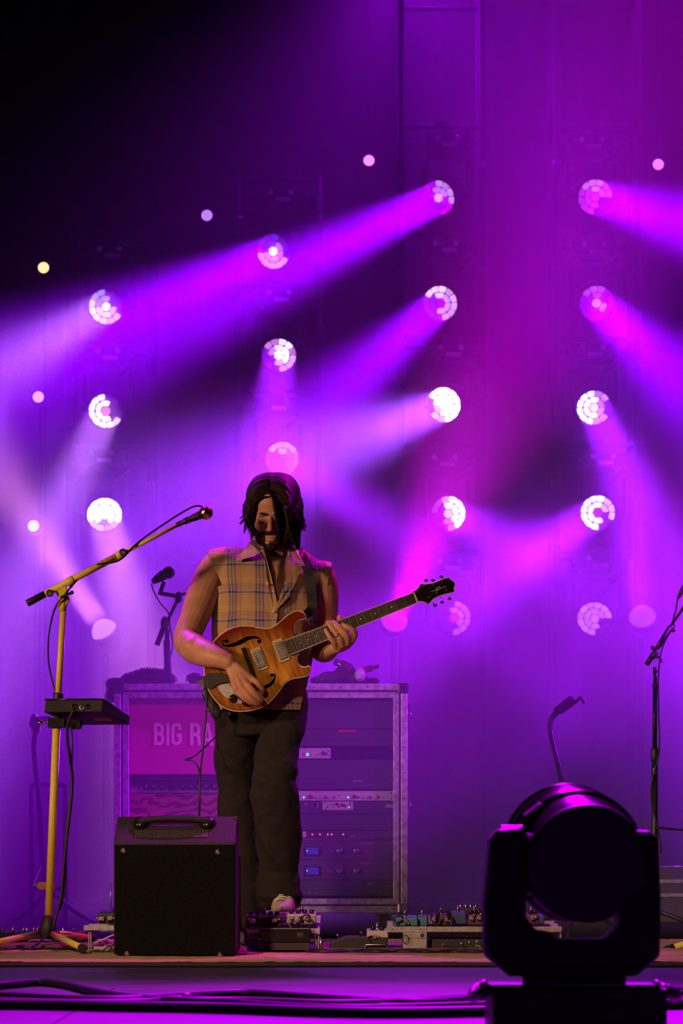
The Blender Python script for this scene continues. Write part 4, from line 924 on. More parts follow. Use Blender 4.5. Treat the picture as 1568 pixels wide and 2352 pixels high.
# clamped tray with a small desk unit
A_, B_, C_ = Q(104, 1607, -.06), Q(238, 1606, -.06), Q(298, 1647, .16)
th_ = Q(100, 1636, -.06) - A_; vv = C_ - B_
tray = thing('desk_unit', 'small black control unit clamped on the yellow microphone stand', 'mixer', (A_ + B_) / 2)
obj('case', MB().add([A_, B_, B_ + vv, A_ + vv, A_ + th_, B_ + th_ + (Q(233, 1637, -.06) - B_ - th_) * 0, B_ + vv + Q(0, 18) - Q(0, 0), A_ + vv + Q(0, 18) - Q(0, 0)], [(0, 1, 2, 3), (4, 7, 6, 5), (0, 4, 5, 1), (1, 5, 6, 2), (2, 6, 7, 3), (3, 7, 4, 0)]), M['black'], tray, bevel=.003)
obj('lip', MB().tube([A_, B_, B_ + vv, A_ + vv, A_], .0035, 6), M['black_gloss'], tray)
obj('lit_patch', MB().obox((A_ + B_) / 2 + vv * .55 + V(.05, -.004, -.037), (.03, 0, 0), vv.normalized() * .02, V(0, 0, .0012)), mat('orange_lit_patch', (.55, .28, .14), .6), tray)  # orange-lit patch of the underside, its light put into the colour
for (x, y) in ((170, 1622), (188, 1625), (200, 1622)):
    obj('socket', MB().lathe(Q(x, y, -.061), (0, -1, 0), [(0, .010), (.003, .010), (.003, .006), (.001, .006)], 14), M['chrome'] if x == 188 else M['black_gloss'], tray)
obj('emblem', MB().lathe(Q(244, 1633, .0), (.3, -1, 0), [(0, .007), (.0006, .007), (.0006, .005), (0, .005)], 14), M['grey_print'], tray)
obj('clamp', MB().box(tuple(Q(108, 1670, -.03)), tuple(Q(148, 1650, -.03) + V(0, .06, 0))).cyl(Q(140, 1662, .0), Q(188, 1664, .03), .012, n=12).box(tuple(Q(160, 1674, .0)), tuple(Q(184, 1654, .0) + V(0, .05, 0))), M['black_metal'], tray, bevel=.002)
obj('clamp_screw', MB().cyl(Q(96, 1660), Q(112, 1660), .004, n=8).lathe(Q(88, 1660), (1, 0, 0), [(0, .010), (.004, .013), (.012, .011), (.016, .006)], 10), M['chrome'], tray)
tag(obj('hanging_cable', MB().tube(catmull([Q(170, 1630, -.07), Q(158, 1655, -.06), Q(154, 1690, -.05), Q(160, 1740, -.04), Q(166, 1790, -.03), Q(162, 1850, -.03), Q(154, 1920, -.03), Q(147, 1990, -.03), Q(142, 2050, -.03), Q(130, 2100, -.04), Q(115, 2140, -.06), W(75, 2174, 9.85), W(30, 2190, 9.7), W(-20, 2193, 9.7)], 6), .0055, 8), M['cable'], None), 'thick black cable hanging from the desk unit down to the rug', 'cable')
tag(obj('hanging_cable', MB().tube(catmull([Q(163, 1665, -.02), Q(166, 1700, -.02), Q(165, 1740, -.03), Q(164, 1800, -.025), Q(158, 1860, -.02), Q(150, 1935, -.02), Q(150, 2030, -.02), Q(138, 2090, -.03)], 6), .0035, 8), M['cable'], None), 'thin black cable hanging beside the thick one below the desk unit', 'cable')

# ------------------------------------------------------------------ floor monitor (seen from behind)
wm = thing('floor_monitor', 'black wedge floor monitor with carry handle standing before the case', 'speaker', (W(402, 0, 9.2).x, 9.2, 0))
tolex = matn('black_tolex', (.010, .009, .009), (.035, .026, .026), 260, .7, bump=.8, dist=.0015, detail=3)
WY = 9.2
def K(px, py, Y=WY): return W(px, py, Y)
zt0, zt1 = K(0, 1936).z, W(0, 1876, 9.34).z
xl, xr = K(261, 0).x, K(541, 0).x
prof_ = [(9.2, .022), (9.2, zt0), (9.34, zt1), (9.40, zt1 - .004), (9.66, .10), (9.62, .022)]
obj('cabinet', MB().prism([(xl, y, z) for y, z in prof_], (xr - xl, 0, 0)), tolex, wm, bevel=.008, seg=3)
obj('back_panel', MB().box((xl + .004, 9.193, .026), (xr - .004, 9.204, zt0 - .006)), matn('black_panel', (.004, .0035, .004), (.008, .007, .007), 120, .9, bump=.2, spec=.1), wm, bevel=.002)
for (x, y) in ((283, 1953), (499, 1956), (291, 2190), (505, 2193)): obj('panel_screw', MB().lathe(K(x, y, 9.193), (0, -1, 0), [(0, .011), (.001, .011), (.0015, .0055), (.004, .0045)], 14), M['steel'], wm)
for x in (xl + .04, xr - .04):
    for y in (9.24, 9.58): obj('rubber_foot', MB().lathe((x, y, 0), (0, 0, 1), [(0, .018), (.024, .022)], 12), M['rubber'], wm)
# slanted top: handle and badge strip
tn = Vector((0, -(zt1 - zt0), .14)).normalized(); tu = Vector((0, .14, zt1 - zt0)).normalized()
def T(px, f, h=0.0): return Vector((K(px, 0, 9.27).x, 9.2, zt0)) + Vector((0, .14, zt1 - zt0)) * f + tn * h
hnd = obj('handle', MB().tube(catmull([T(316, .70, .006), T(330, .70, .016), T(360, .70, .022), T(400, .70, .024), T(440, .70, .022), T(468, .70, .016), T(482, .70, .006)], 4), .0125, 10, flat=1.5), M['rubber'], wm)
for x in (322, 476): obj('handle_cap', MB().loft([[T(x + a * 19 * s, .70 + b * .19 * s, h) for a, b in [(cos(t * pi / 8), sin(t * pi / 8)) for t in range(16)]] for s, h in ((1.0, 0), (.95, .012), (.7, .020), (.3, .023))]), M['black_gloss'], hnd)
obj('badge_strip', MB().prism([T(310, .20, .0), T(478, .20, .0), T(478, .46, .0), T(310, .46, .0)], tn * .003), matn('glitter_strip', (.008, .008, .008), (.11, .09, .09), 420, .35, bump=.8, detail=1), wm, bevel=.001)
# grille slot on the sloping front and edge trim at the side
obj('corner_guard', MB().prism([(xr - .012, 9.33, zt1 + .002), (xr + .003, 9.33, zt1 + .002), (xr + .003, 9.40, zt1 - .002), (xr - .012, 9.40, zt1 - .002)], (0, 0, -.05)), M['black'], wm, bevel=.002)
obj('side_port', MB().tube([(xr + .001, 9.46 + .012 * k, .36 - .026 * k) for k in range(11)], .005, 6), M['black_gloss'], wm)
obj('front_grille', MB().prism([(xl + .03, 9.42, zt1 - .03), (xr - .03, 9.42, zt1 - .03), (xr - .03, 9.655, .13), (xl + .03, 9.655, .13)], (0, .012, .004)), M['black_metal'], wm)

# ------------------------------------------------------------------ dark microphone and stand behind the case
DY = 13.0
def D(px, py, dy=0.0): return W(px, py, DY + dy)
ds = thing('microphone_stand', 'dark boom microphone stand behind the case, left of the guitarist', 'microphone stand', (D(386, 0).x, DY, 0))
obj('pole', MB().cyl(V(D(386, 0).x, DY, .05), D(386, 1560), .013, n=12).cyl(D(386, 1565), D(383, 1470), .017, n=12).cyl(D(383, 1475), D(384, 1445), .011, n=12), M['black_metal'], ds)
obj('boom', MB().cyl(D(360, 1482), D(376, 1440), .013, n=12).cyl(D(376, 1442), D(414, 1366), .008, n=12).cyl(D(414, 1366), D(462, 1356, .3), .007, n=10), M['black_metal'], ds)
obj('clutch', MB().ell(D(378, 1432), (.02, .02, .035)), M['black'], ds); obj('swivel', MB().ell(D(410, 1372), (.018, .015, .028)), M['black'], ds)
obj('clip_arm', MB().cyl(D(370, 1363), D(412, 1370), .010, n=10).cyl(D(366, 1366), D(377, 1336), .010, n=10), M['black'], ds)
for a in range(3):
    t = a * 2 * pi / 3 + .4; obj('leg', MB().cyl((D(386, 0).x, DY, .16), (D(386, 0).x + cos(t) * .34, DY + sin(t) * .34, .012), .010, n=8), M['black_metal'], ds)
obj('brace', MB().cyl(D(386, 1530), D(360, 1553, .05), .007, n=8), M['black_metal'], ds)
dm = thing('microphone', 'dark ball-headed microphone above the case, left of the bare arm', 'microphone', D(375, 1325))
obj('handle', MB().lathe(D(349, 1337), D(380, 1318) - D(349, 1337), [(0, .012), (.03, .02), (.055, .024), (.07, .026)], 16), M['black'], dm); obj('grille', MB().ell(D(387, 1315), .030, None, 20, 14), M['black_metal'], dm)
tag(obj('microphone_cable', MB().tube(catmull([D(348, 1340), D(352, 1356), D(368, 1385), D(387, 1408), D(390, 1440), D(396, 1470), D(394, 1500), D(388, 1520), D(390, 1600)], 5), .0035, 6), M['cable'], None), 'dark cable drooping from the ball-headed microphone', 'cable')

# ------------------------------------------------------------------ dark boom stand at the right edge
RY = 11.0
def R_(px, py, dy=0.0): return W(px, py, RY + dy)
rs = thing('microphone_stand', 'dark boom microphone stand at the right edge of the picture', 'microphone stand', (R_(1503, 0).x, RY, 0))
obj('pole', MB().cyl(V(R_(1503, 0).x, RY, .06), R_(1503, 1720), .0135, n=14).cyl(R_(1503, 1730), R_(1504, 1575), .0095, n=14).cyl(R_(1504, 1578), R_(1504, 1535), .008, n=12), M['black_metal'], rs)
obj('clutch', MB().lathe(R_(1503, 1748), (0, 0, 1), [(0, .014), (.01, .017), (.045, .017), (.055, .012)], 14), M['black'], rs); obj('collar', MB().lathe(R_(1504, 1580), (0, 0, 1), [(0, .011), (.018, .011), (.02, .008)], 14), M['black'], rs); obj('swivel', MB().lathe(R_(1504, 1545), (0, 0, 1), [(0, .010), (.022, .009)], 12), M['black'], rs)
obj('boom', MB().cyl(R_(1484, 1527), R_(1502, 1500), .0105, n=12).cyl(R_(1500, 1504), R_(1538, 1440), .010, n=12).cyl(R_(1538, 1440), R_(1600, 1350), .006, n=10), M['black_metal'], rs)
obj('boom_clutch', MB().ell(R_(1503, 1502), (.014, .016, .026), Matrix.Rotation(radians(30), 3, 'Y')).tube([R_(1508, 1512), R_(1514, 1508), R_(1518, 1516), R_(1519, 1522)], [.006, .006, .005, .004], 8), M['black'], rs); obj('knob', MB().ell(R_(1545, 1447), (.012, .010, .010)), M['black'], rs); obj('knob', MB().ell(R_(1498, 1488), (.008, .01, .010)), M['black'], rs)
for k in range(5): obj('cable_tie', MB().bar(R_(1517 + 4.6 * k, 1484 - 8 * k), R_(1523 + 4.6 * k, 1482 - 8 * k), .005, .005), M['black'], rs)
obj('label_tape', MB().box(tuple(R_(1499, 1778, -.0145)), tuple(R_(1506, 1764, -.0145) + V(0, .002, 0))), M['grey_print'], rs)
for a in range(3):
    t = a * 2 * pi / 3 + .1; obj('leg', MB().cyl((R_(1503, 0).x, RY, .14), (R_(1503, 0).x + cos(t) * .33, RY + sin(t) * .33, .012), .010, n=8), M['black_metal'], rs)
tag(obj('microphone_cable', MB().tube(catmull([R_(1590, 1310), R_(1568, 1358), R_(1556, 1375), R_(1552, 1400), R_(1545, 1425), R_(1549, 1440), R_(1540, 1450), R_(1520, 1490, -.02), R_(1512, 1545, -.01), R_(1512, 1640, -.01), R_(1514, 1700, -.02), R_(1511, 1740, -.02), R_(1500, 1780, -.02), R_(1494, 1810, -.02), R_(1497, 1850, -.02), R_(1510, 1900, -.02), R_(1518, 1960, -.02)], 5), .0035, 6), M['cable'], None), 'dark cable running down the boom stand at the right edge', 'cable')
obj('cable_plug', MB().lathe(R_(1556, 1375), R_(1590, 1310) - R_(1556, 1375), [(0, .004), (.01, .008), (.05, .010), (.06, .008)], 10), M['black'], rs)
tag(obj('stage_cable', MB().tube(catmull([R_(1492, 1898, .2), R_(1530, 1903, .2), R_(1580, 1906, .2), R_(1640, 1900, .2)], 5), .005, 6), M['cable'], None), 'dark cable strung level at the right edge behind the lamp', 'cable')

# ------------------------------------------------------------------ guitar stands
def gstand(lab, Y, pts, rad, head, hook, mirror):
    r = thing('guitar_stand', lab, 'guitar stand', (W(pts[0][0], 0, Y).x, Y, 0), 'guitar stands')
    p0 = W(pts[0][0], 0, Y); base = V(p0.x + (.02 if mirror else .03), Y, .2)
    obj('neck_tube', MB().tube(catmull([base] + [W(x, y, Y) for x, y in pts], 6), rad, 12), M['black_metal'], r)
    for t in (.5, 2.6, 4.5): obj('leg', MB().tube([base, base + V(cos(t) * .12, sin(t) * .12, -.1), V(base.x + cos(t) * .28, base.y + sin(t) * .28, .012)], .011, 8), M['black_metal'], r)
    hp = [W(x, y, Y - .03) for x, y in head]; obj('cradle', MB().prism(hp, (0, .06, 0)), M['rubber'], r, bevel=.006)
    for dy in (-.05, .05): obj('hook', MB().tube(catmull([W(x, y, Y + dy) for x, y in hook], 4), .0075, 8), M['rubber'], r)
    return r
gstand('dark hanging guitar stand at the right, its cradle silhouetted above the lamp', 11.5, [(1306, 1900), (1298, 1850), (1285, 1770), (1268, 1700), (1263, 1668), (1268, 1648), (1280, 1636), (1292, 1632)], .0118,
       [(1271, 1628), (1276, 1634), (1290, 1640), (1305, 1630), (1318, 1620), (1324, 1608), (1317, 1600), (1309, 1597)], [(1305, 1622), (1322, 1612), (1332, 1603), (1337, 1606), (1342, 1615)], False)
gstand('dim guitar stand at the far left behind the yellow microphone stand', 12.6, [(103, 2030), (96, 1960), (90, 1850), (82, 1770), (78, 1720), (80, 1690), (84, 1672)], .0125,
       [(66, 1662), (72, 1640), (80, 1638), (86, 1646), (110, 1648), (118, 1656), (92, 1664), (90, 1682), (74, 1680)], [(84, 1650), (105, 1648), (120, 1650), (122, 1658)], True)
tagm = matn('manila', (.55, .27, .13), (.48, .22, .10), 30, .8)
tg = thing('luggage_tag', 'orange paper tag tied behind the foot of the yellow microphone stand', 'tag', W(105, 2034, 10.25)); P = [(85, 2030), (90, 2026), (125, 2026), (125, 2043), (90, 2043), (85, 2038)]
obj('card', MB().prism([W(x, y, 10.25) for x, y in P], (0, .002, 0)), tagm, tg); obj('string', MB().tube(catmull([W(86, 2034, 10.249), W(78, 2033, 10.25), W(80, 2026, 10.3), W(95, 1990, 10.5)], 4), .001, 4), M['white'], tg)
# metal-framed crate at far left (two pale uprights)
cr = thing('case_frame', 'dim metal frame behind the far left guitar stand', 'frame', (W(95, 0, 13.2).x, 13.2, 0))
for x in (72, 150): obj('upright', MB().cyl(V(W(x, 0, 13.2).x, 13.2, 0), W(x, 1802, 13.2), .012, n=8), M['truss'], cr)
obj('crossbar', MB().cyl(W(72, 1802, 13.2), W(150, 1802, 13.2), .012, n=8), M['truss'], cr); obj('crossbar', MB().cyl(W(72, 2040, 13.2), W(150, 2040, 13.2), .012, n=8), M['truss'], cr)
# second yellow stand, only one leg in the picture
ys_ = thing('microphone_stand', 'yellow stand mostly out of frame, one leg with black foot at lower right edge', 'microphone stand', (W(1660, 0, 10.1).x, 10.1, 0))
c_ = V(W(1660, 0, 10.1).x, 10.1, .085); obj('pole', MB().cyl(c_, c_ + V(0, 0, 1.0), .0148, n=14), M['yellow'], ys_); obj('tripod_hub', MB().lathe(c_ - V(0, 0, .03), (0, 0, 1), [(0, .02), (.01, .035), (.05, .03), (.08, .018)], 14), M['black'], ys_)
for e in (W(1541, 2176, 10.05), V(c_.x + .2, 10.3, .016), V(c_.x + .15, 9.85, .016)):
    e = V(e.x, e.y, .016); l = obj('leg', MB().cyl(c_ - V(0, 0, .01), e, .0115, n=12), M['yellow'], ys_); d_ = (e - c_).normalized(); obj('rubber_foot', MB().lathe(e - d_ * .01, d_, [(0, .0135), (.035, .0145), (.045, .012)], 12), M['rubber'], l)
# ------------------------------------------------------------------ road case with amplifier bay and rack bay
CY = 12.0; CD = .62
def C(px, py, dy=0.0): return W(px, py, CY + dy)
xl, xr = C(262, 0).x, C(936, 0).x; zt, zb = C(0, 1570).z, C(0, 2097).z; zi = C(0, 0)
case = thing('road_case', 'large grey flight case with aluminium edges behind the guitarist', 'flight case', ((xl + xr) / 2, CY, 0))
lam = matn('case_laminate', (.05, .042, .05), (.07, .058, .068), 35, .55, bump=.15); inner = matn('bay_lining', (.018, .015, .020), (.028, .024, .03), 20, .85)
edge = matn('case_edge', (.58, .53, .55), (.30, .26, .29), 38, .48, .45, bump=.35, dist=.002, rvar=.15, lo=.30, hi=.62)
xm0, xm1 = C(648, 0).x, C(664, 0).x
for nm, lo, hi in (('side_panel', (xl + .012, CY + .012, zb + .012), (xl + .03, CY + CD, zt - .012)), ('side_panel', (xr - .03, CY + .012, zb + .012), (xr - .012, CY + CD, zt - .012)), ('top_panel', (xl + .012, CY + .012, zt - .03), (xr - .012, CY + CD, zt - .012)),
                   ('bottom_panel', (xl + .012, CY + .012, zb + .012), (xr - .012, CY + CD, zb + .03)), ('back_panel', (xl + .02, CY + CD - .02, zb + .02), (xr - .02, CY + CD, zt - .02)), ('divider', (xm0, CY + .02, zb + .03), (xm1, CY + CD - .02, zt - .03))):
    obj(nm, MB().box(lo, hi), lam if nm != 'divider' else inner, case)
for nm, a, b in (('edge_rail', (xl, zt), (xr, zt)), ('edge_rail', (xl, zb), (xr, zb)), ('edge_rail', (xl, zb), (xl, zt)), ('edge_rail', (xr, zb), (xr, zt))):
    hor = a[1] == b[1]; s = -1 if (a[1] == zt if hor else a[0] == xr) else 1; w_ = .030
    e_ = obj(nm, MB().box((min(a[0], b[0]) + (0 if hor else (0 if s > 0 else -w_)), CY - .004, min(a[1], b[1]) + (0 if not hor else (0 if s > 0 else -w_))), (max(a[0], b[0]) + (0 if hor else (w_ if s > 0 else 0)), CY + .02, max(a[1], b[1]) + (0 if not hor else (w_ if s > 0 else 0)))), edge, case, bevel=.003)
    k = .038; m_ = .026   # inner valance
    if hor: lo = (xl + k, CY + .004, a[1] + s * k - (m_ if s < 0 else 0)); hi = (xr - k, CY + .03, a[1] + s * k + (m_ if s > 0 else 0))
    else: lo = (a[0] + s * k - (m_ if s < 0 else 0), CY + .004, zb + k + m_); hi = (a[0] + s * k + (m_ if s > 0 else 0), CY + .03, zt - k - m_)
    obj('valance', MB().box(lo, hi), edge, case, bevel=.002)
    if hor: lo = (xl + .03, CY + .008, a[1] + (s * .030 if s > 0 else -.038)); hi = (xr - .03, CY + .03, a[1] + (s * .038 if s > 0 else -.030))
    else: lo = (a[0] + (.030 if s > 0 else -.038), CY + .008, zb + .03); hi = (a[0] + (.038 if s > 0 else -.030), CY + .03, zt - .03)
    obj('valance_groove', MB().box(lo, hi), inner, case)
    n_ = 11 if hor else 9
    for q in range(n_):
        t = (q + .5) / n_; p = V(a[0] + (b[0] - a[0]) * t, CY - .004, a[1] + (b[1] - a[1]) * t); p += V(0, 0, s * .015) if hor else V(s * .015, 0, 0)
        obj('rivet', MB().lathe(p, (0, -1, 0), [(0, .004), (.0015, .003)], 8), M['steel'], case)
for x in (xl, xr):
    for z in (zt, zb):
        sx = 1 if x == xl else -1; sz = 1 if z == zb else -1
        obj('corner_cap', MB().box((min(x - .004 * sx, x + .046 * sx), CY - .009, min(z - .004 * sz, z + .046 * sz)), (max(x - .004 * sx, x + .046 * sx), CY + .04, max(z - .004 * sz, z + .046 * sz))), M['steel'] if z == zb else M['black_metal'], case, bevel=.008)
for z in (C(0, 1640).z, C(0, 1850).z): obj('latch', MB().box((xr - .002, CY + .02, z - .05), (xr + .012, CY + .08, z + .05)).cyl((xr + .012, CY + .05, z - .02), (xr + .012, CY + .05, z + .02), .008, n=8), M['chrome'], case)
for x in (xl + .10, xr - .10):
    for y in (CY + .09, CY + CD - .09):
        w_ = obj('caster', MB().lathe((x - .02, y, .05), (1, 0, 0), [(0, .048), (.004, .05), (.036, .05), (.04, .048)], 20), M['rubber'], case)
        obj('caster_fork', MB().box((x - .03, y - .03, .05), (x - .024, y + .03, zb)).box((x + .024, y - .03, .05), (x + .03, y + .03, zb)).box((x - .045, y - .045, zb - .008), (x + .045, y + .045, zb)), M['steel'], w_)
# speaker cabinet with lettered front in the left bay
fl = C(283, 0).x; fr_x = C(646, 0).x
sp = thing('speaker_cabinet', 'crimson-fronted cabinet lettered BIG RA in the upper left bay', 'speaker cabinet', ((fl + fr_x) / 2, CY + .05, C(0, 1782).z))
zc0, zc1 = C(0, 1781).z, C(0, 1597).z
shelf_z = zc0
obj('bay_shelf', MB().box((xl + .03, CY + .045, shelf_z - .02), (xm0, CY + CD - .03, shelf_z - .003)), inner, case)
cloth_ = matn('crimson_cloth', (.55, .012, .20), (.48, .010, .17), 300, .85, bump=.3, dist=.001, detail=2)
obj('cabinet', MB().box((fl, CY + .06, zc0), (fr_x, CY + .50, zc1)), M['black'], sp, bevel=.004); obj('front_cloth', MB().box((fl + .004, CY + .045, zc0 + .004), (fr_x - .004, CY + .065, zc1 - .004)), cloth_, sp, bevel=.004)
cream_l = matn('lettering_paint', (.80, .68, .50), (.72, .60, .44), 80, .7)
# condensed sans capitals built as strokes
def letters(txt, x0, ytop, ybot, wd, st, gap):
    x = x0; h = ybot - ytop
    def rc(mb, a, b, c, d, z=.0436): mb.pbox(a, b, c, d, CY + z, .0018)
    def arcbar(mb, pts, w_, z=.0440):
        P = [C(px, py, z) for px, py in pts]
        n = len(P); vs = []
        for i in range(n):
            t = (P[min(i + 1, n - 1)] - P[max(i - 1, 0)]).normalized(); nr = Vector((-t.z, 0, t.x)) * (w_ / 2 * CY / F); vs.append([P[i] + nr, P[i] - nr, P[i] - nr + V(0, .0015, 0), P[i] + nr + V(0, .0015, 0)])
        mb.loft(vs, smooth=False)
    def rr(x0, y0, x1, y1, r, a0, a1, n=5): return None
    for ch in txt:
        if ch == ' ': x += wd * .62; continue
        mb = MB(); w_ = wd if ch != 'I' else st; s2 = st / 2; L, Rr, T_, Bt = x + s2, x + w_ - s2, ytop + s2, ybot - s2; Mid = (ytop + ybot) / 2 - 1; r = 7
        def bow(ya, yb, xr_):
            return [(L, ya), (xr_ - r, ya)] + [(xr_ - r + r * sin(k * pi / 8), ya + r - r * cos(k * pi / 8)) for k in range(1, 5)] + [(xr_ - r + r * cos(k * pi / 8), yb - r + r * sin(k * pi / 8)) for k in range(0, 5)] + [(L, yb)]
        if ch == 'B': rc(mb, x, ytop, x + st, ybot); arcbar(mb, bow(T_, Mid, Rr - .7), st); arcbar(mb, bow(Mid, Bt, Rr), st, .0438)
        elif ch == 'I': rc(mb, x, ytop, x + st, ybot)
        elif ch == 'G':
            pts = [(Rr, T_ + 13)] + [(Rr - r + r * cos(k * pi / 8), T_ + r - r * sin(k * pi / 8)) for k in range(0, 5)] + [(L + r - r * sin(k * pi / 8), T_ + r - r * cos(k * pi / 8)) for k in range(0, 5)] + [(L + r - r * cos(k * pi / 8), Bt - r + r * sin(k * pi / 8)) for k in range(0, 5)] + [(Rr - r + r * sin(k * pi / 8), Bt - r + r * cos(k * pi / 8)) for k in range(0, 5)] + [(Rr, Mid + 4)]
            arcbar(mb, pts, st); rc(mb, x + w_ * .52, Mid - .5, x + w_, Mid + 7.5)
        elif ch == 'R': rc(mb, x, ytop, x + st, ybot); arcbar(mb, bow(T_, Mid + 1, Rr), st); arcbar(mb, [(L + 5, Mid + 1), (Rr - 1, Mid + 5), (Rr, Mid + 12), (Rr + .8, ybot - .01)], st, .0438)
        elif ch == 'A':
            P = [C(a, b, .0440) for a, b in ((x - 1, ybot), (x + w_ / 2 - 4.4, ytop), (x + w_ / 2 + 4.4, ytop), (x + w_ + 1, ybot), (x + w_ - 6.8, ybot), (x + w_ / 2, ytop + 12), (x + 6.8, ybot))]; mb.prism(P, (0, .0015, 0)); rc(mb, x + 6, ybot - 16, x + w_ - 6, ybot - 9)
        obj('letter', mb, cream_l, sp, fix=True); x += w_ + gap
letters('BIG RA', 353, 1660.5, 1712, 24, 7.6, 4.2)
# amplifier head
ah = thing('amplifier_head', 'wood-fronted amplifier with silver knob panel below the crimson cabinet', 'amplifier', ((fl + fr_x) / 2, CY + .06, zb + .03))
za0, za1 = zb + .032, shelf_z - .024
obj('shell', MB().box((fl, CY + .05, za1 - .02), (fr_x, CY + .45, za1)).box((fl, CY + .05, za0), (C(296, 0).x, CY + .45, za1 - .02)).box((fr_x - .03, CY + .05, za0), (fr_x, CY + .45, za1 - .02)).box((fl, CY + .42, za0), (fr_x, CY + .45, za1)), mat('amp_covering', (.03, .018, .06), .6), ah, bevel=.003)
woodm = mat('oak_veneer', (.4, .2, .1), .5)
nt = woodm.node_tree; b_ = nt.nodes['Principled BSDF']; tc = nt.nodes.new('ShaderNodeTexCoord'); mp = nt.nodes.new('ShaderNodeMapping'); mp.inputs['Scale'].default_value = (2.0, 1, 3.4)
wv = nt.nodes.new('ShaderNodeTexWave'); wv.wave_type = 'BANDS'; wv.bands_direction = 'Z'; wv.inputs['Scale'].default_value = 2.6; wv.inputs['Distortion'].default_value = 16; wv.inputs['Detail'].default_value = 3; wv.inputs['Detail Scale'].default_value = 1.2
rp = nt.nodes.new('ShaderNodeValToRGB'); rp.color_ramp.elements[0].position = .15; rp.color_ramp.elements[0].color = (.20, .07, .035, 1); rp.color_ramp.elements[1].position = .5; rp.color_ramp.elements[1].color = (.48, .24, .13, 1)
nt.links.new(tc.outputs['Object'], mp.inputs[0]); nt.links.new(mp.outputs[0], wv.inputs['Vector']); nt.links.new(wv.outputs['Fac'], rp.inputs[0]); nt.links.new(rp.outputs[0], b_.inputs['Base Color'])
obj('wood_front', MB().box((C(296, 0).x, CY + .072, za0), (fr_x - .03, CY + .085, C(0, 1821).z)), woodm, ah)
cp = obj('control_panel', MB().box((C(296, 0).x, CY + .066, C(0, 1820).z), (fr_x - .03, CY + .09, C(0, 1803).z)), mat('silver_panel', (.55, .52, .5), .4, .3), ah, bevel=.001)
obj('panel_recess', MB().box((C(296, 0).x, CY + .09, C(0, 1803).z), (fr_x - .03, CY + .10, za1 - .02)), inner, ah)
for x in (307, 319): obj('input_jack', MB().lathe(C(x, 1806, .064), (0, -1, 0), [(0, .0085), (.004, .0085), (.004, .0045), (0, .0045)], 14), M['gold'], cp)
for x in (336, 354, 372, 419, 437, 455, 473, 492, 520, 540): 
    k = obj('knob', MB().lathe(C(x, 1807, .066), (0, -1, 0), [(0, .0165), (.006, .0165), (.012, .0125), (.020, .0115), (.022, .010)], 18), M['black_gloss'], cp)
    obj('knob_cap', MB().lathe(C(x, 1806, .0435), (0, -1, .15), [(0, .0068), (.001, .0062)], 14), M['chrome'], k)
obj('selector_knob', MB().lathe(C(391, 1811, .066), (0, -1, 0), [(0, .012), (.01, .012)], 12).obox(C(399, 1808, .05), (.024, 0, .006), (0, .008, 0), (-.002, 0, .008)), M['black_gloss'], cp, bevel=.002)
# rack bay: each unit lifts out
rx0, rx1 = C(664, 0).x + .001, C(904, 0).x
rackm = matn('rack_panel_black', (.022, .018, .024), (.032, .027, .034), 60, .5, bump=.1); rackp = matn('rack_panel_plum', (.05, .022, .05), (.06, .028, .06), 60, .45)
silver = matn('rack_panel_silver', (.60, .54, .56), (.50, .45, .47), 90, .4, .3)
knred = mat('dark_red_knob', (.16, .02, .04), .4); led = {c: mat('led_' + c, (.02, .02, .02), .3, emit=e, estr=2.5) for c, e in (('green', (.05, 1, .3)), ('blue', (.15, .35, 1)), ('red', (1, .06, .05)), ('white', (1, .9, .8)))}
lcd = mat('lcd_blue', (.01, .01, .05), .2, emit=(.05, .04, .75), estr=.3); redp = mat('red_print', (.35, .03, .06), .6)
def unit(name, lab, y0, y1, m, x0=None, x1=None, dep=.30, dy=.06, cat='rack unit'):
    a, b = (x0 if x0 is not None else rx0), (x1 if x1 is not None else rx1); z0, z1 = C(0, y1).z, C(0, y0).z
    u = thing(name, lab, cat, ((a + b) / 2, CY + dy, z0), 'rack units'); obj('face_plate', MB().box((a, CY + dy, z0), (b, CY + dy + .006, z1)), m, u, bevel=.0015); obj('chassis', MB().box((a + .012, CY + dy + .006, z0 + .002), (b - .012, CY + dy + dep, z1 - .002)), M['black_metal'], u)
    if x0 is None:
        for x in (902, 668):
            for z in (z0 + .010, z1 - .010): obj('rack_screw', MB().lathe((C(x - 4, 0).x, CY + dy, z), (0, -1, 0), [(0, .004), (.002, .003)], 8), M['black_metal'], u)
    return u
def knob(u, x, y, r, m, dy=.06, h=.014): return obj('knob', MB().lathe(C(x, y, dy), (0, -1, 0), [(0, r * CY / F), (h * .4, r * CY / F), (h, r * .82 * CY / F), (h + .001, r * .6 * CY / F)], 16), m, u)
def lamp(u, x, y, c, r=1.7, dy=.06): return obj('indicator', MB().lathe(C(x, y, dy), (0, -1, 0), [(0, r * CY / F), (.002, r * CY / F), (.0035, r * .5 * CY / F)], 10), led[c], u)
def dots(u, pts, r, m, dy=.06):
    for x, y in pts: obj('socket', MB().lathe(C(x, y, dy), (0, -1, 0), [(0, r * CY / F), (.0015, r * CY / F)], 8), m, u)
def bar(u, x0, y0, x1, y1, m, name='print', dy=.06): return obj(name, MB().pbox(x0, y0, x1, y1, CY + dy - .0012, .002), m, u)
tray1 = unit('rack_unit', 'plain black rack drawer at the top of the rack bay', 1606, 1672, rackm); bar(tray1, 778, 1676, 817, 1681, redp, 'tag')
u = unit('rack_unit', 'black rack shelf panel under the top drawer', 1674, 1712, rackm); bar(u, 690, 1698, 900, 1699.5, M['black_gloss'], 'seam')
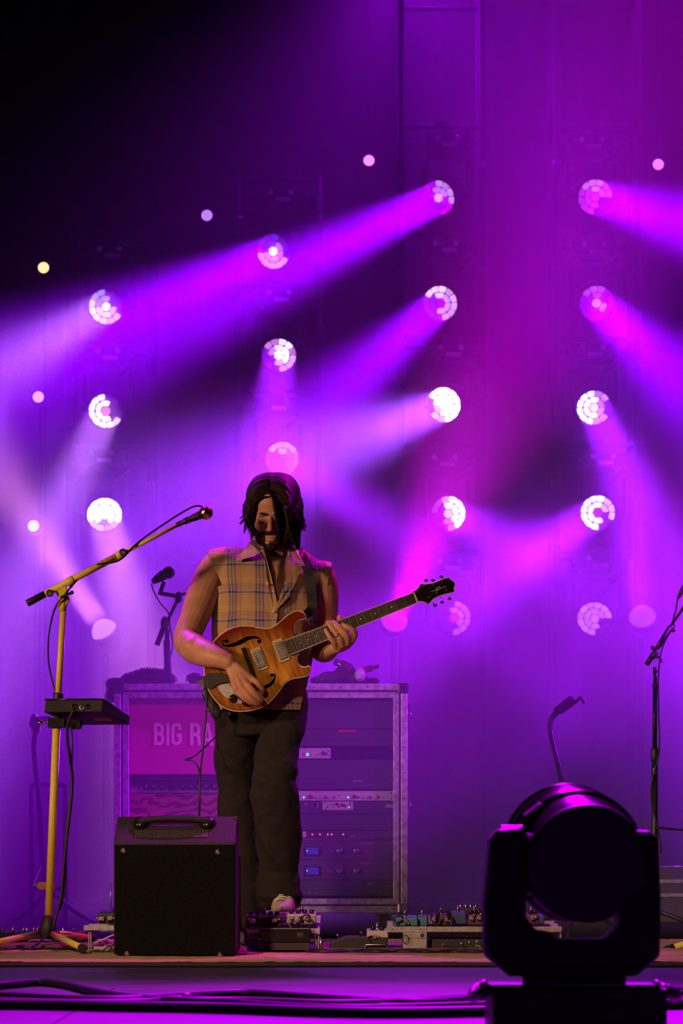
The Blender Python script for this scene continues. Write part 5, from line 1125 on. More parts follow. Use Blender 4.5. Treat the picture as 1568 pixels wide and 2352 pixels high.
u = unit('preamp', 'half-width silver preamp with a green light in the rack bay', 1717, 1741, silver, C(664, 0).x + .001, C(759, 0).x); lamp(u, 706, 1733, 'green', 2.6); knob(u, 742, 1730, 5.0, knred); dots(u, [(715, 1734), (725, 1734)], 1.3, M['black_gloss']); dots(u, [(754.5, 1725), (754.5, 1735.5)], 1.6, M['black_gloss']); bar(u, 685, 1721, 705, 1722.4, M['grey_print']); bar(u, 736, 1720.4, 752, 1721.6, M['grey_print']); obj('rocker_switch', MB().obox(C(689, 1731, .055), (.008, 0, -.003), (0, .008, 0), (.002, 0, .007)), silver, u)
u = unit('rack_unit', 'black rack drawer below the half-width silver preamp', 1744, 1812, rackm); bar(u, 690, 1799, 755, 1800.5, M['black_gloss'], 'seam'); bar(u, 810, 1792, 832, 1796, mat('purple_tag', (.2, .05, .25), .6), 'tag')
u = unit('channel_strip', 'full-width silver rack unit with two blue lights', 1816, 1838.5, silver)
for x, r, m in ((711, 4.6, knred), (740, 4.2, silver), (760, 4.2, silver), (812.5, 4.6, knred), (842, 4.2, silver), (862, 4.2, silver)): knob(u, x, 1830, r, m); bar(u, x - 4, 1836.5, x + 4, 1837.6, M['grey_print'])
lamp(u, 697.5, 1831.5, 'blue', 2.0); lamp(u, 799.5, 1831.5, 'blue', 2.0); dots(u, [(724.5, 1832), (749.5, 1832), (826, 1832), (851, 1832), (779, 1827), (881, 1832)], 1.6, M['black_gloss']); bar(u, 722, 1818.5, 737, 1819.8, M['grey_print']); bar(u, 826, 1818.5, 839, 1819.8, M['grey_print'])
u = unit('patch_bay', 'black patch panel holding a small silver module in the rack bay', 1840, 1868, rackm)
mo = obj('module', MB().pbox(741, 1841, 810.5, 1860.5, CY + .054, .006), silver, u, bevel=.001)
for x, y, r, m in ((758, 1846, 3.4, silver), (772, 1847, 3.4, M['black_gloss']), (785.5, 1849, 3.8, knred), (798, 1847, 3.6, silver)): obj('knob', MB().lathe(C(x, y, .054), (0, -1, 0), [(0, r * CY / F), (.010, r * .8 * CY / F)], 14), m, mo)
for x, y in ((747, 1844), (747, 1857), (804.5, 1844), (804.5, 1857), (752, 1854), (765, 1855), (778, 1854), (792, 1854)): obj('socket', MB().lathe(C(x, y, .054), (0, -1, 0), [(0, 1.5 * CY / F), (.002, 1.4 * CY / F)], 8), M['black_gloss'], mo)
obj('indicator', MB().lathe(C(801, 1854, .054), (0, -1, 0), [(0, 1.6 * CY / F), (.002, CY / F)], 8), led['blue'], mo)
obj('round_connector', MB().lathe(C(723, 1850, .06), (0, -1, 0), [(0, 7.5 * CY / F), (.004, 7.5 * CY / F), (.004, 5.8 * CY / F), (0, 5.8 * CY / F)], 24), M['steel'], u); dots(u, [(701, 1844), (701, 1848), (706, 1848)], 1.0, M['white']); bar(u, 885, 1847, 904, 1855, mat('label_tape', (.3, .18, .3), .6), 'label')
u = unit('rack_unit', 'black rack drawer above the row of red lights', 1870, 1906, rackm)
u = unit('power_conditioner', 'black rack unit with a row of five red lights', 1908, 1928, rackm)
for x in (717, 734.5, 752.5, 761.5, 788): lamp(u, x, 1916.5, 'red', 2.0)
obj('rocker_switch', MB().pbox(695, 1910, 703, 1923, CY + .054, .006), silver, u, bevel=.001); text_mesh('lettering', '442', 6.5 * CY / F, M['grey_print'], u, C(803, 1922.5, .0585), 1.25); bar(u, 690, 1928, 817, 1929.4, M['steel'], 'edge_line'); bar(u, 884, 1918, 902, 1920, redp)
for (lab, y0) in (('upper plum rack unit with blue display and two knobs', 1930), ('lower plum rack unit with blue display and two knobs', 1976)):
    u = unit('effects_processor', lab, y0, y0 + 45, rackp); yc = y0 + 24.5
    obj('display_frame', MB().pbox(697, yc - 11, 738, yc + 12, CY + .056, .005), M['black_gloss'], u, bevel=.001); obj('display', MB().pbox(702.5, yc - 8, 731, yc + 8, CY + .0545, .003), lcd, u); lamp(u, 705, yc - .5, 'blue', 1.4, .0545)
    for x in (779.5, 818): 
        knob(u, x, yc, 7.6, M['steel'], h=.016)
        for k in range(5): a = radians(60 + 20 * k) if x < 800 else radians(-40 - 25 * k); obj('scale_mark', MB().lathe(C(x + cos(a) * 11, yc - sin(a) * 11, .0595), (0, -1, 0), [(0, 1.1 * CY / F), (.001, 1.1 * CY / F)], 6), M['grey_print'] if x < 800 else redp, u)
    bar(u, 751, yc - 1, 766, yc + .6, redp); bar(u, 752, yc + 2.2, 767, yc + 3.4, redp); bar(u, 836, yc - 1, 848, yc + .6, redp); bar(u, 836, yc + 2.2, 846, yc + 3.4, redp); bar(u, 797, yc + 6, 806, yc + 7.2, redp)
    for k in range(9): bar(u, 827.5 + 2.9 * k, y0 + 5.4 + .6 * (k % 3 == 1), 829.6 + 2.9 * k, y0 + 9.2 - .5 * (k % 2), redp, 'print')
    bar(u, 856, y0 + 6.6, 866, y0 + 7.8, redp)
u = unit('rack_unit', 'black rack drawer at the bottom of the rack bay', 2022, 2058, rackm); dots(u, [(710.5, 2051), (724, 2051)], 1.0, M['white']); bar(u, 845, 2029, 853, 2031, M['grey_print']); bar(u, 888, 2035, 894, 2036.4, M['grey_print']); bar(u, 866, 2049, 876, 2050.2, redp)

# ------------------------------------------------------------------ soft things on the case
fuzzm = matn('dark_plush', (.030, .014, .030), (.05, .022, .05), 40, .95, bump=.6, dist=.006)
def plush(name, lab, cat, blobs, hairs, seed, m=fuzzm, vox=.008, hl=.012):
    mb = MB()
    for (x, y, dy, a, b, c) in blobs: mb.ell(C(x, y, dy), (a, b, c), None, 18, 12)
    root = thing(name, lab, cat, C(blobs[0][0], 1569, blobs[0][2])); o = obj('body', mb, m, root); remesh(o, vox, 4)
    me_ = o.data; bm = bmesh.new(); bm.from_mesh(me_)
    for v_ in bm.verts: v_.co += v_.normal * .008 * mnoise.noise(v_.co * 22 + root.location * 22)
    bm.to_mesh(me_); pts = [(v_.co.copy() + root.location, v_.normal.copy()) for v_ in bm.verts]; bm.free()
    r = random.Random(seed); f = MB()
    for k in range(hairs):
        p, n_ = r.choice(pts)
        if n_.z < -.3: continue
        q = (n_ + V(r.uniform(-.5, .5), r.uniform(-.5, .5), r.uniform(-.3, .6))).normalized(); f.tube([p - n_ * .002, p + q * hl * .6, p + q * hl * 1.1 + V(0, 0, -.003)], [.0011, .0008, .0003], 3, cap=False)
    if hairs: tag(obj('nap', f, m, root, fix=False), None, None, None, 'stuff')
    return root
plush('fur_throw', 'dark shaggy bundle on the left end of the case top', 'throw', [(312, 1563, .2, .07, .10, .030), (345, 1557, .2, .08, .10, .038), (374, 1562, .2, .055, .09, .026), (300, 1566, .2, .05, .08, .014)], 2600, 1)
plush('fur_pompom', 'small shaggy tuft on the case top beside the guitar', 'throw', [(446, 1561, .2, .030, .035, .026)], 900, 2)
plush('fur_throw', 'shaggy cloth draped over the left corner of the case', 'throw', [(270, 1569, .12, .045, .09, .014), (259, 1585, .12, .022, .08, .045), (255, 1600, .12, .015, .07, .03)], 1600, 3)
clm = matn('dark_cloth', (.05, .018, .05), (.07, .03, .07), 20, .8, bump=.5, dist=.008)
plush('cloth_heap', 'dark crumpled cloth heap on the right of the case top', 'cloth', [(760, 1558, .2, .06, .09, .030), (790, 1550, .2, .05, .07, .045), (815, 1556, .2, .05, .07, .035), (740, 1563, .2, .06, .08, .018), (850, 1565, .2, .04, .06, .014), (800, 1540, .2, .03, .04, .03)], 0, 4, clm)
bt = thing('glass_bottle', 'dark bottle lying on the cloth heap, neck to upper left', 'bottle', C(785, 1530, .12)); gl = mat('dark_glass', (.10, .02, .08), .12, spec=.8)
d_ = C(771, 1521, .12) - C(800, 1536, .12); obj('bottle_body', MB().lathe(C(806, 1538, .12), d_, [(0, .020), (.005, .024), (.045, .024), (.06, .016), (.075, .011), (.085, .011)], 18), gl, bt); obj('bottle_cap', MB().lathe(C(777, 1524, .12), d_, [(0, .012), (.004, .015), (.018, .015), (.02, .012)], 14), clm, bt)
bt = thing('glass_bottle', 'thin dark bottle on the cloth heap pointing right', 'bottle', C(850, 1535, .10)); d_ = C(868, 1530, .1) - C(838, 1538, .1); obj('bottle_body', MB().lathe(C(836, 1539, .1), d_, [(0, .014), (.03, .014), (.045, .008), (.062, .008)], 14), gl, bt); obj('bottle_cap', MB().lathe(C(864, 1531.5, .1), d_, [(0, .0095), (.012, .0095)], 12), clm, bt)
gb = thing('glass_ornament', 'round clear glass ornament in the cloth heap', 'ornament', C(827, 1550, .08)); gm = mat('clear_glass', (.6, .5, .65), .06, spec=1.0); obj('globe', MB().ell(C(827, 1550, .09), (.026, .026, .030), None, 20, 14), gm, gb)
for k in range(6): t = k * pi / 3; obj('bead', MB().ell(C(827 + cos(t) * 8, 1549 + sin(t) * 9, .068 + .004 * (k % 2)), .0065, None, 10, 8), gm, gb)
# ------------------------------------------------------------------ pedalboards and pedals
PB = 9.62      # distance of the pedalboards' front edge
def E(px, py, dy=0.0): return W(px, py, PB + dy)
plym = matn('plywood', (.20, .10, .055), (.15, .07, .04), 14, .7, stretch=(1, 6, 6), bump=.2)
def pb(mb, x0, y0, x1, y1, dy, dep): return mb.pbox(x0, y0, x1, y1, PB + dy, dep)
def slab(name, lab, x0, x1, Y0, Y1, z0, z1, m, cat): return tag(obj(name, MB().box((x0, Y0, z0), (x1, Y1, z1)), m, None, bevel=.002), lab, cat)
ZR = .021
slab('plywood_sheet', 'thin plywood sheet under the left footswitch bar', E(-160, 0).x, E(200, 0).x, 9.93, 10.5, ZR, ZR + .010, plym, 'board')
slab('plywood_sheet', 'thin plywood sheet under the right pedalboard', E(742, 0).x, E(1330, 0).x, PB - .03, 10.3, ZR, ZR + .010, plym, 'board')
ZP = ZR + .0105
def zfloor(): return ZP
pcol = {'black': M['black'], 'silver': matn('pedal_silver', (.42, .38, .38), (.34, .30, .30), 120, .4, .4), 'white': mat('pedal_cream', (.52, .46, .42), .5), 'teal': matn('pedal_teal', (.05, .20, .30), (.04, .16, .26), 90, .45), 'blue': mat('pedal_blue', (.03, .05, .30), .45), 'grey': mat('pedal_grey', (.12, .11, .12), .5), 'plum': mat('pedal_plum', (.10, .03, .09), .5), 'navy': mat('pedal_navy', (.03, .06, .16), .45)}
def pedal(lab, x0, y0, x1, y1, col, dy=0.03, dep=.11, knobs=3, plugs=(), foot=True, kcol='black', name='effects_pedal'):
    """a stomp box: sloped body, knobs, footswitch, side plugs with patch leads"""
    a, b = E(x0, y1, dy), E(x1, y0, dy); z0, z1 = a.z, b.z; Y = PB + dy
    r = thing(name, lab, 'effects pedal', ((a.x + b.x) / 2, Y, z0), 'effects pedals')
    obj('housing', MB().prism([(a.x, Y, z0), (a.x, Y, z1 - .003), (a.x, Y + .004, z1), (a.x, Y + dep, z1 + .006), (a.x, Y + dep, z0)], (b.x - a.x, 0, 0)), pcol[col], r, bevel=.003)
    obj('base_plate', MB().box((a.x + .003, Y - .0015, z0 - .002), (b.x - .003, Y + dep, z0 + .002)), M['black_metal'], r)
    for k in range(knobs):
        x = a.x + (b.x - a.x) * (k + .7) / (knobs + .4); q = V(x, Y + .025, z1)
        obj('knob', MB().lathe(q, (0, 0, 1), [(0, .0075), (.003, .0085), (.013, .0075), (.015, .006)], 14), M['chrome'] if kcol == 'chrome' else M['black_gloss'], r)
    if foot:
        q = V(a.x + (b.x - a.x) * .5, Y + dep * .75, z1 + .004); obj('footswitch', MB().lathe(q, (0, 0, 1), [(0, .009), (.004, .009), (.005, .0055), (.014, .0055), (.016, .005), (.020, .0065), (.024, .0055)], 12), M['chrome'], r)
    for (px, py, ang, L) in plugs:
        p = E(px, py, dy); d = V(cos(radians(ang)), -.15, sin(radians(ang)))
        j = obj('jack_plug', MB().obox(p + V(0, -.012, 0), V(d.x, 0, d.z) * L / 2, V(0, .007, 0), V(-d.z, 0, d.x) * .0075), M['steel'], r, bevel=.002)
        obj('plug_collar', MB().lathe(p + V(d.x, 0, d.z) * L / 2 + V(0, -.012, 0), V(d.x, 0, d.z), [(0, .005), (.008, .0045), (.012, .003)], 10), M['gold'], j)
    return r
# ---- centre board
cb = thing('pedalboard', 'aluminium pedalboard in front of the guitarist\'s shoe', 'pedalboard', (E(650, 0).x, PB, ZR))
Z1 = E(0, 2144).z; Z2 = E(0, 2133).z
for k in range(4):
    y = PB + .02 + .15 * k + (.0 if k else -.005); obj('cross_rail', MB().box((E(566, 0).x, y, Z1 + .012 * k), (E(735, 0).x, y + .05, Z2 + .012 * k)), M['alu'], cb, bevel=.002)
for x in (567, 728): obj('side_rail', MB().add([V(E(x, 0).x, PB + .012, Z1 - .003), V(E(x + 6, 0).x, PB + .012, Z1 - .003), V(E(x + 6, 0).x, PB + .52, Z1 + .04), V(E(x, 0).x, PB + .52, Z1 + .04), V(E(x, 0).x, PB + .012, Z2 - .004), V(E(x + 6, 0).x, PB + .012, Z2 - .004), V(E(x + 6, 0).x, PB + .52, Z2 + .036), V(E(x, 0).x, PB + .52, Z2 + .036)], [(0, 3, 2, 1), (4, 5, 6, 7), (0, 1, 5, 4), (1, 2, 6, 5), (2, 3, 7, 6), (3, 0, 4, 7)]), M['alu'], cb)
for x in (570, 722, 730):
    for y in (PB + .03, PB + .45): obj('leg', MB().box((E(x, 0).x, y, ZR), (E(x + 2.6, 0).x, y + .012, Z1 + .002)), M['alu'], cb)
obj('lower_shelf', MB().box((E(566, 0).x, PB + .02, ZR + .001), (E(735, 0).x, PB + .5, ZR + .006)), M['black_metal'], cb)
obj('rail_bolt', MB().lathe(E(720, 2138, .012), (0, -1, 0), [(0, .004), (.002, .003)], 10), M['chrome'], cb)
ps = thing('power_supply', 'black box under the centre pedalboard, facing the camera', 'power supply', (E(653, 0).x, PB - .03, ZR))
obj('housing', pb(MB(), 596, 2133, 713, 2165, -.035, .12), M['black_gloss'], ps, bevel=.004); obj('face', MB().box((E(598, 0).x, PB - .03, ZR + .002), (E(711, 0).x, PB + .06, E(0, 2165).z)), mat('plum_box', (.035, .014, .025), .5), ps, bevel=.002); obj('seam', pb(MB(), 598, 2132, 710, 2133.6, -.037, .004), M['grey_print'], ps)
obj('small_label', pb(MB(), 682, 2142, 696, 2152, -.0365, .002), mat('dark_label', (.06, .015, .03), .5), ps)
bx = thing('effects_pedal', 'blue box tucked under the centre pedalboard beside the floor monitor', 'effects pedal', (E(581, 0).x, PB, ZR), 'effects pedals'); obj('housing', pb(MB(), 567, 2159, 594, 2188, .015, .10), pcol['blue'], bx, bevel=.003); obj('top_trim', pb(MB(), 567, 2150, 594, 2157, .012, .10), pcol['grey'], bx, bevel=.001); obj('foot_trim', pb(MB(), 563, 2191, 592, 2196.5, .005, .10), pcol['plum'], bx, bevel=.001)
can = thing('aluminium_can', 'small metal cylinder beside the centre pedalboard', 'cylinder', (E(736, 0).x, PB + .02, ZR)); obj('body', MB().lathe(V(E(736.5, 0).x, PB + .03, ZR), (0, 0, 1), [(0, .007), (.036, .007), (.038, .005), (.042, .004)], 14), M['steel'], can); obj('cap', MB().lathe(V(E(736.5, 0).x, PB + .03, ZR + .0425), (0, 0, 1), [(0, .005), (.004, .004)], 12), M['chrome'], can)
pedal('black pedal on the centre board with cream label', 565, 2103, 646, 2127, 'black', .03, .10, 5, [(580, 2115, 160, .020), (630, 2114, 10, .022)])
obj('label_tape', pb(MB(), 593, 2103.5, 612, 2109, .028, .002), M['grey_print'], bpy.data.objects['effects_pedal.001'])
p2 = pedal('silver pedal on the centre board with two angled plugs', 658, 2099, 726, 2123, 'silver', .03, .10, 4, [(664, 2117, 45, .020), (683, 2113, 45, .020), (706, 2110, 80, .014)])
obj('socket', MB().lathe(E(694, 2116, .03), (0, -1, 0), [(0, .007), (.003, .007), (.003, .004)], 12), M['black_gloss'], p2)
tag(obj('patch_lead', MB().tube(catmull([E(690, 2108, .01), E(702, 2101, -.01), E(712, 2105, -.01), E(712, 2116, -.01), E(722, 2120, -.01), E(733, 2122, .0), E(731, 2128, .0)], 5), .0025, 6), M['cable'], None), 'short black lead curling over the silver pedal', 'cable')
wah = thing('expression_pedal', 'dark treadle pedal under the guitarist\'s shoe', 'effects pedal', (E(640, 0).x, PB + .22, Z1), 'effects pedals')
zs = B(0, 2111).z; obj('housing', MB().box((W(606, 0, 10.1).x, 10.02, Z2 + .03), (W(682, 0, 10.1).x, 10.34, zs - .022)), M['black'], wah, bevel=.006); obj('treadle', MB().box((W(608, 0, 10.1).x, 10.03, zs - .021), (W(680, 0, 10.1).x, 10.33, zs - .002)), M['rubber'], wah, bevel=.004); obj('rear_foot', MB().box((W(612, 0, 10.2).x, 10.2, ZR + .007), (W(676, 0, 10.2).x, 10.33, Z2 + .031)), M['black'], wah)
# ---- right board
rb_ = thing('pedalboard', 'long aluminium pedalboard to the right of the centre, teal pedal on top', 'pedalboard', (E(1020, 0).x, PB, ZR))
Z1 = E(0, 2141).z; Z2 = E(0, 2128.5).z
for k in range(3): obj('cross_rail', MB().box((E(888 + 2 * k, 0).x, PB + .16 * k, Z1 + .006 * k), (E(1290, 0).x, PB + .05 + .16 * k, Z2 + .006 * k)), M['alu'], rb_, bevel=.002)
obj('front_rail_plate', pb(MB(), 887, 2128, 979.5, 2141.5, -.004, .004), M['alu'], rb_, bevel=.0008)
obj('leg_panel', pb(MB(), 925, 2141.5, 980, 2193.5, -.003, .04), M['alu'], rb_, bevel=.002); obj('leg_panel_strip', pb(MB(), 925, 2142, 980, 2155, -.006, .003), M['alu'], rb_, bevel=.001)
obj('leg_hole', MB().lathe(E(970, 2148.5, -.006), (0, -1, 0), [(0, .0072), (.0006, .0072)], 16), M['black'], rb_); obj('leg', MB().box((E(1286, 0).x, PB + .02, ZP), (E(1290, 0).x, PB + .05, Z1)), M['alu'], rb_)
for x in (900.5, 965): obj('rail_bolt', MB().lathe(E(x, 2134, -.004), (0, -1, 0), [(0, .003), (.002, .0025)], 8), M['chrome'], rb_)
pl_ring = obj('cable_ring', MB().tube([E(930 + 7.5 * cos(t * pi / 8), 2156 + 9 * sin(t * pi / 8), -.016) for t in range(17)], .0014, 6), M['cable'], rb_)
pedal('teal pedal at the left end of the right pedalboard', 903, 2107, 959, 2127, 'teal', .02, .12, 0, [(930, 2112, -50, .024)])
pedal('blue-teal pedal beside the first teal pedal on the right board', 960, 2106, 981, 2127, 'teal', .05, .10, 0)
pedal('small grey pedal behind the teal ones on the right board', 982, 2106, 990, 2124, 'grey', .06, .09, 0, foot=False)
tag(obj('black_pedal_top', MB().pbox(945, 2097.5, 971, 2105, PB + .16, .06), M['black_gloss'], None, bevel=.002), 'flat black block standing behind the teal pedal', 'box'); bpy.data.objects['black_pedal_top'].name = 'power_block'
tag(obj('patch_lead', MB().tube(catmull([E(926, 2116, -.01), E(915, 2122, -.02), E(907, 2117, -.02), E(906, 2108, -.02), E(914, 2103.5, -.02), E(926, 2106, -.01)], 5), .003, 6), M['cable'], None), 'black lead looping in front of the teal pedal', 'cable')
pedal('dark plum pedal with coiled leads in the middle of the right board', 994, 2103, 1034, 2124, 'plum', .04, .10, 0, [(997, 2111, 60, .016), (1024, 2112, 85, .014), (1034, 2113, 85, .014)])
for k in range(3): tag(obj('patch_lead', MB().tube(catmull([E(1001 + 3 * k, 2118, .01), E(1003 + 3 * k, 2100 - 2 * k, -.01), E(1015 + 2 * k, 2091 - 2 * k, -.01), E(1027 + 2 * k, 2096, -.01), E(1030 + 2 * k, 2112, .0)], 5), .0026, 6), M['cable'], None), ('innermost', 'middle', 'outermost')[k] + ' of three black leads arching over the plum pedal', 'cable')
pedal('navy pedal right of the arching leads', 1037, 2097, 1070, 2122, 'navy', .05, .10, 0)
pedal('dark pedal at the right of the board with a tilted gold plug', 1074, 2100, 1108, 2124, 'plum', .04, .10, 3, [(1083, 2109, 60, .014), (1100, 2108, 70, .016)])
pedal('long black pedal raised behind the navy one on the right board', 1050, 2087, 1102, 2095, 'black', .20, .08, 4, kcol='chrome', foot=False)
pedal('small pedal seen through the moving head yoke, left', 1210, 2100, 1236, 2122, 'plum', .04, .10, 2, [(1222, 2108, 10, .014)])
pedal('small blue pedal seen through the moving head yoke, right', 1237, 2104, 1250, 2122, 'navy', .04, .10, 0, foot=False)
pedal('cream pedal at the left end below the right board', 842, 2138, 891, 2158, 'white', .0, .10, 2, [(860, 2152, 0, .014)])
tag(obj('patch_lead', MB().tube(catmull([E(856, 2151, -.014), E(848, 2151, -.016), E(847, 2157, -.014), E(852, 2163, -.010), E(850, 2176, .0)], 5), .0026, 6), M['cable'], None), 'short black lead plugged into the cream pedal', 'cable')
vp = thing('volume_pedal', 'flat black volume pedal on the rug left of the cream pedal', 'volume pedal', (E(800, 0).x, PB, ZP))
zz = lambda y: E(0, y).z
obj('body', MB().prism([E(x, y, -.01) for x, y in ((757, 2184), (757, 2166), (764, 2162), (790, 2152), (800, 2150.5), (890, 2153), (890, 2188), (768, 2188))], (0, .14, 0)), M['black'], vp, bevel=.004)
for x, y in ((775, 2157), (829, 2151)): obj('foot_post', MB().lathe(E(x, y, .03), (0, 0, 1), [(0, .0045), (.012, .0045), (.014, .006), (.019, .005)], 10), M['chrome'], vp)
def handle(lab, x0, x1, y0, y1, o=-.022):
    h = thing('metal_handle', lab, 'handle', (E((x0 + x1) / 2, 0).x, PB + o, ZP)); obj('bow', MB().tube([E(x0, y1, o), E(x0, y0 + 3, o), E(x0 + 3, y0, o), E(x1 - 3, y0, o), E(x1, y0 + 3, o), E(x1, y1, o)], .0028, 8), M['steel'], h)
    for x in (x0, x1): obj('foot', MB().lathe(V(E(x, 0).x, PB + o, ZP), (0, 0, 1), [(0, .005), (.002, .005)], 8), M['steel'], h)
handle('bright wire handle in front of the volume pedal', 838, 888, 2170, 2190); handle('bright wire handle at the left behind the tripod hub', 66, 118, 2159, 2182, .55)
lb = thing('loop_switcher', 'long low black unit with metal rims under the right pedalboard', 'loop switcher', (E(1050, 0).x, PB + .06, ZP)); obj('housing', pb(MB(), 983, 2157, 1270, 2192, .05, .14), M['black'], lb, bevel=.004)
for k in range(13): obj('footswitch', MB().lathe(E(992 + 10 * k, 2158, .07), (0, 0, 1), [(0, .006), (.010, .006), (.012, .0075), (.016, .0065)], 10), M['steel'], lb)
for k, (x, y, m) in enumerate(((1017, 2170, redp), (1060, 2168, M['steel']), (1078, 2165, M['steel']))): obj('jack_socket', MB().lathe(E(x, y, .05), (0, -1, 0), [(0, .006), (.003, .006), (.003, .003)], 10), m, lb)
text_mesh('lettering', 'X', 8 * PB / F, M['white'], lb, E(1091, 2165, .0485), 1.0)
for k, pts in enumerate(([(1017, 2172), (1040, 2175), (1060, 2172), (1070, 2185), (1062, 2192)], [(1060, 2170), (1072, 2178), (1078, 2190), (1066, 2193)], [(1090, 2172), (1102, 2174), (1100, 2184), (1086, 2192)])):
    tag(obj('patch_lead', MB().tube(catmull([E(x, y, .03) for x, y in pts], 5), .0026, 6), M['cable'] if k < 2 else M['grey_print'], None), ('black lead from the red jack of the loop switcher', 'black lead below the middle jack of the loop switcher', 'pale lead curling at the right of the loop switcher')[k], 'cable')
# ---- left bar and left board
FY = PB + .66
fb_ = thing('footswitch_bar', 'long black footswitch bar behind the tripod of the yellow stand', 'footswitch bar', (E(100, 0).x, FY, ZP))
zA = W(0, 2140, FY).z
obj('housing', MB().box((W(-150, 0, FY).x, FY, ZP), (W(196, 0, FY).x, FY + .16, zA)), M['black'], fb_, bevel=.004)
for x in (6, 30, 54, 62, 78, 86, 145, 169, -18, -42): obj('footswitch', MB().lathe(W(x, 2140, FY + .05), (0, 0, 1), [(0, .005), (.008, .005), (.009, .004), (.014, .0055), (.017, .0045)], 10), M['chrome'], fb_)
for x in (5, 14, 22): obj('print', MB().pbox(x - 3, 2139 + 1, x + 3, 2141.5, FY - .0015, .002), M['grey_print'], fb_)
pedal('low grey pedal at the left edge of the picture', -60, 2166, 25, 2182, 'grey', .56, .05, 0, foot=False)
l2 = thing('pedalboard', 'small aluminium pedalboard left of the floor monitor', 'pedalboard', (E(230, 0).x, PB, ZR)); zc = E(0, 2137).z; ze = E(0, 2125.5).z
obj('cross_rail', MB().box((E(192, 0).x, PB, zc), (E(330, 0).x, PB + .05, ze)), M['alu'], l2, bevel=.001); obj('cross_rail', MB().box((E(192, 0).x, PB + .2, zc), (E(330, 0).x, PB + .25, ze)), M['alu'], l2, bevel=.001)
obj('lower_rail', MB().box((E(214, 0).x, PB + .01, ZR), (E(330, 0).x, PB + .05, ZR + .014)), M['alu'], l2, bevel=.001)
for x in (202, 206.5, 320): obj('leg', MB().box((E(x, 0).x, PB + .015, ZR), (E(x + 2, 0).x, PB + .03, zc)), M['alu'], l2)
obj('scissor_brace', MB().bar(E(216, 2166, .02), E(300, 2130, .02), .008, .005), M['alu'], l2); obj('scissor_brace', MB().bar(E(216, 2160, .03), E(300, 2190, .03), .006, .004), M['plum'] if 'plum' in M else pcol['plum'], l2)
obj('shelf_strip', MB().pbox(229, 2138.5, 330, 2140.5, PB + .03, .1), M['steel'], l2)
pedal('black pedal on the small left board with two square plugs', 226, 2096, 300, 2121, 'black', .02, .10, 1, [(234, 2110, 175, .020), (253, 2109, 0, .018)])
obj('antenna', MB().cyl(W(255, 2092, PB + .05), W(254, 2030, PB + .05), .0018, n=6), M['steel'], bpy.data.objects['pedalboard.002'])
for k, pts in enumerate(([(262, 2170), (246, 2176), (232, 2188), (224, 2200), (226, 2206)], [(258, 2175), (250, 2182), (244, 2192), (256, 2200)], [(205, 2188), (222, 2182), (240, 2186), (262, 2180)])):
    tag(obj('patch_lead', MB().tube(catmull([E(x, y, -.02 - .02 * k) for x, y in pts], 5), .0032, 6), M['cable'], None), ('black lead trailing on the rug left of the floor monitor', 'short black loop against the floor monitor\'s left side', 'black lead lying behind the yellow leg\'s foot')[k], 'cable')
# leads lying along the rug in front of the boards
for k, (y, x0, x1, lab) in enumerate(((2196, -40, 190, 'black lead lying along the rug at lower left'), (2199, 745, 1110, 'black lead lying along the rug before the right pedalboard'), (2203, 700, 1115, 'second black lead along the rug before the right pedalboard'))):
    Yk = 2262.0 / (y - HY); n = 12
    tag(obj('stage_lead', MB().tube(catmull([V((x0 + (x1 - x0) * i / n - 784) * Yk / F, Yk + .025 * sin(i * 1.9 + k), ZR + .005) for i in range(n + 1)], 4), .0042, 6), M['cable'], None), lab, 'cable')
# riser case with pale trims at the right edge
rc_ = thing('flight_case', 'low dark case with two pale trims at the right edge', 'flight case', (W(1560, 0, 12.5).x, 12.5, 0)); Yc = 12.5
obj('body', MB().box((W(1470, 0, Yc).x, Yc, .05), (W(1800, 0, Yc).x, Yc + .5, W(0, 1990, Yc).z)), lam, rc_, bevel=.004)
for y in (2024, 2056): obj('trim_strip', MB().pbox(1470, y - 4, 1800, y + 4, Yc - .008, .01), edge, rc_)
for x in (1480, 1790): obj('foot', MB().box((W(x, 0, Yc).x - .03, Yc + .05, .0), (W(x, 0, Yc).x + .03, Yc + .45, .05)), M['rubber'], rc_)
# ------------------------------------------------------------------ moving head lamp in the foreground
LY = 5.2
def A(px, py, dy=0.0): return W(px, py, LY + dy)
lampm = matn('lamp_black', (.012, .011, .012), (.020, .018, .020), 70, .42, bump=.12)
fl_ = thing('moving_head_light', 'large black moving head lamp close to the camera at lower right', 'stage light', (A(1318, 0).x, LY, 0))
YO = [(1142, 1904), (1200, 1900), (1206, 1925), (1208, 2075), (1208, 2106), (1232, 2138), (1262, 2140), (1273, 2157), (1394, 2157), (1404, 2142), (1420, 2130), (1424, 2091), (1424, 1925), (1432, 1905), (1490, 1908), (1511, 1923), (1518, 2060), (1516, 2197), (1463, 2243), (1170, 2243), (1114, 2197), (1112, 2075), (1126, 1926)]
o = obj('yoke', MB().prism([A(x, y, -.05) for x, y in YO], (0, .11, 0)), lampm, fl_, bevel=.010, seg=3)
for x, y in ((1150, 2012),): obj('yoke_screw', MB().lathe(A(x, y, -.05), (0, -1, 0), [(0, .005), (.001, .003)], 10), M['black_metal'], o)
obj('yoke_lip', MB().box(tuple(A(1148, 1907, .0)), tuple(A(1205, 1896, .0) + V(0, .05, 0))), M['black_gloss'], o, bevel=.004)
c0 = A(1347, 1983, -.055); ax = (A(1292, 1943, .18) - c0).normalized()      # axis from lens back to the tail
hd_ = obj('head', MB().lathe(c0, ax, [(0, .098), (.002, .114), (.012, .117), (.07, .117), (.075, .121), (.13, .124), (.135, .127), (.175, .127), (.18, .124), (.225, .120), (.255, .100), (.27, .065), (.275, .0)], 48), M['black_gloss'], fl_)
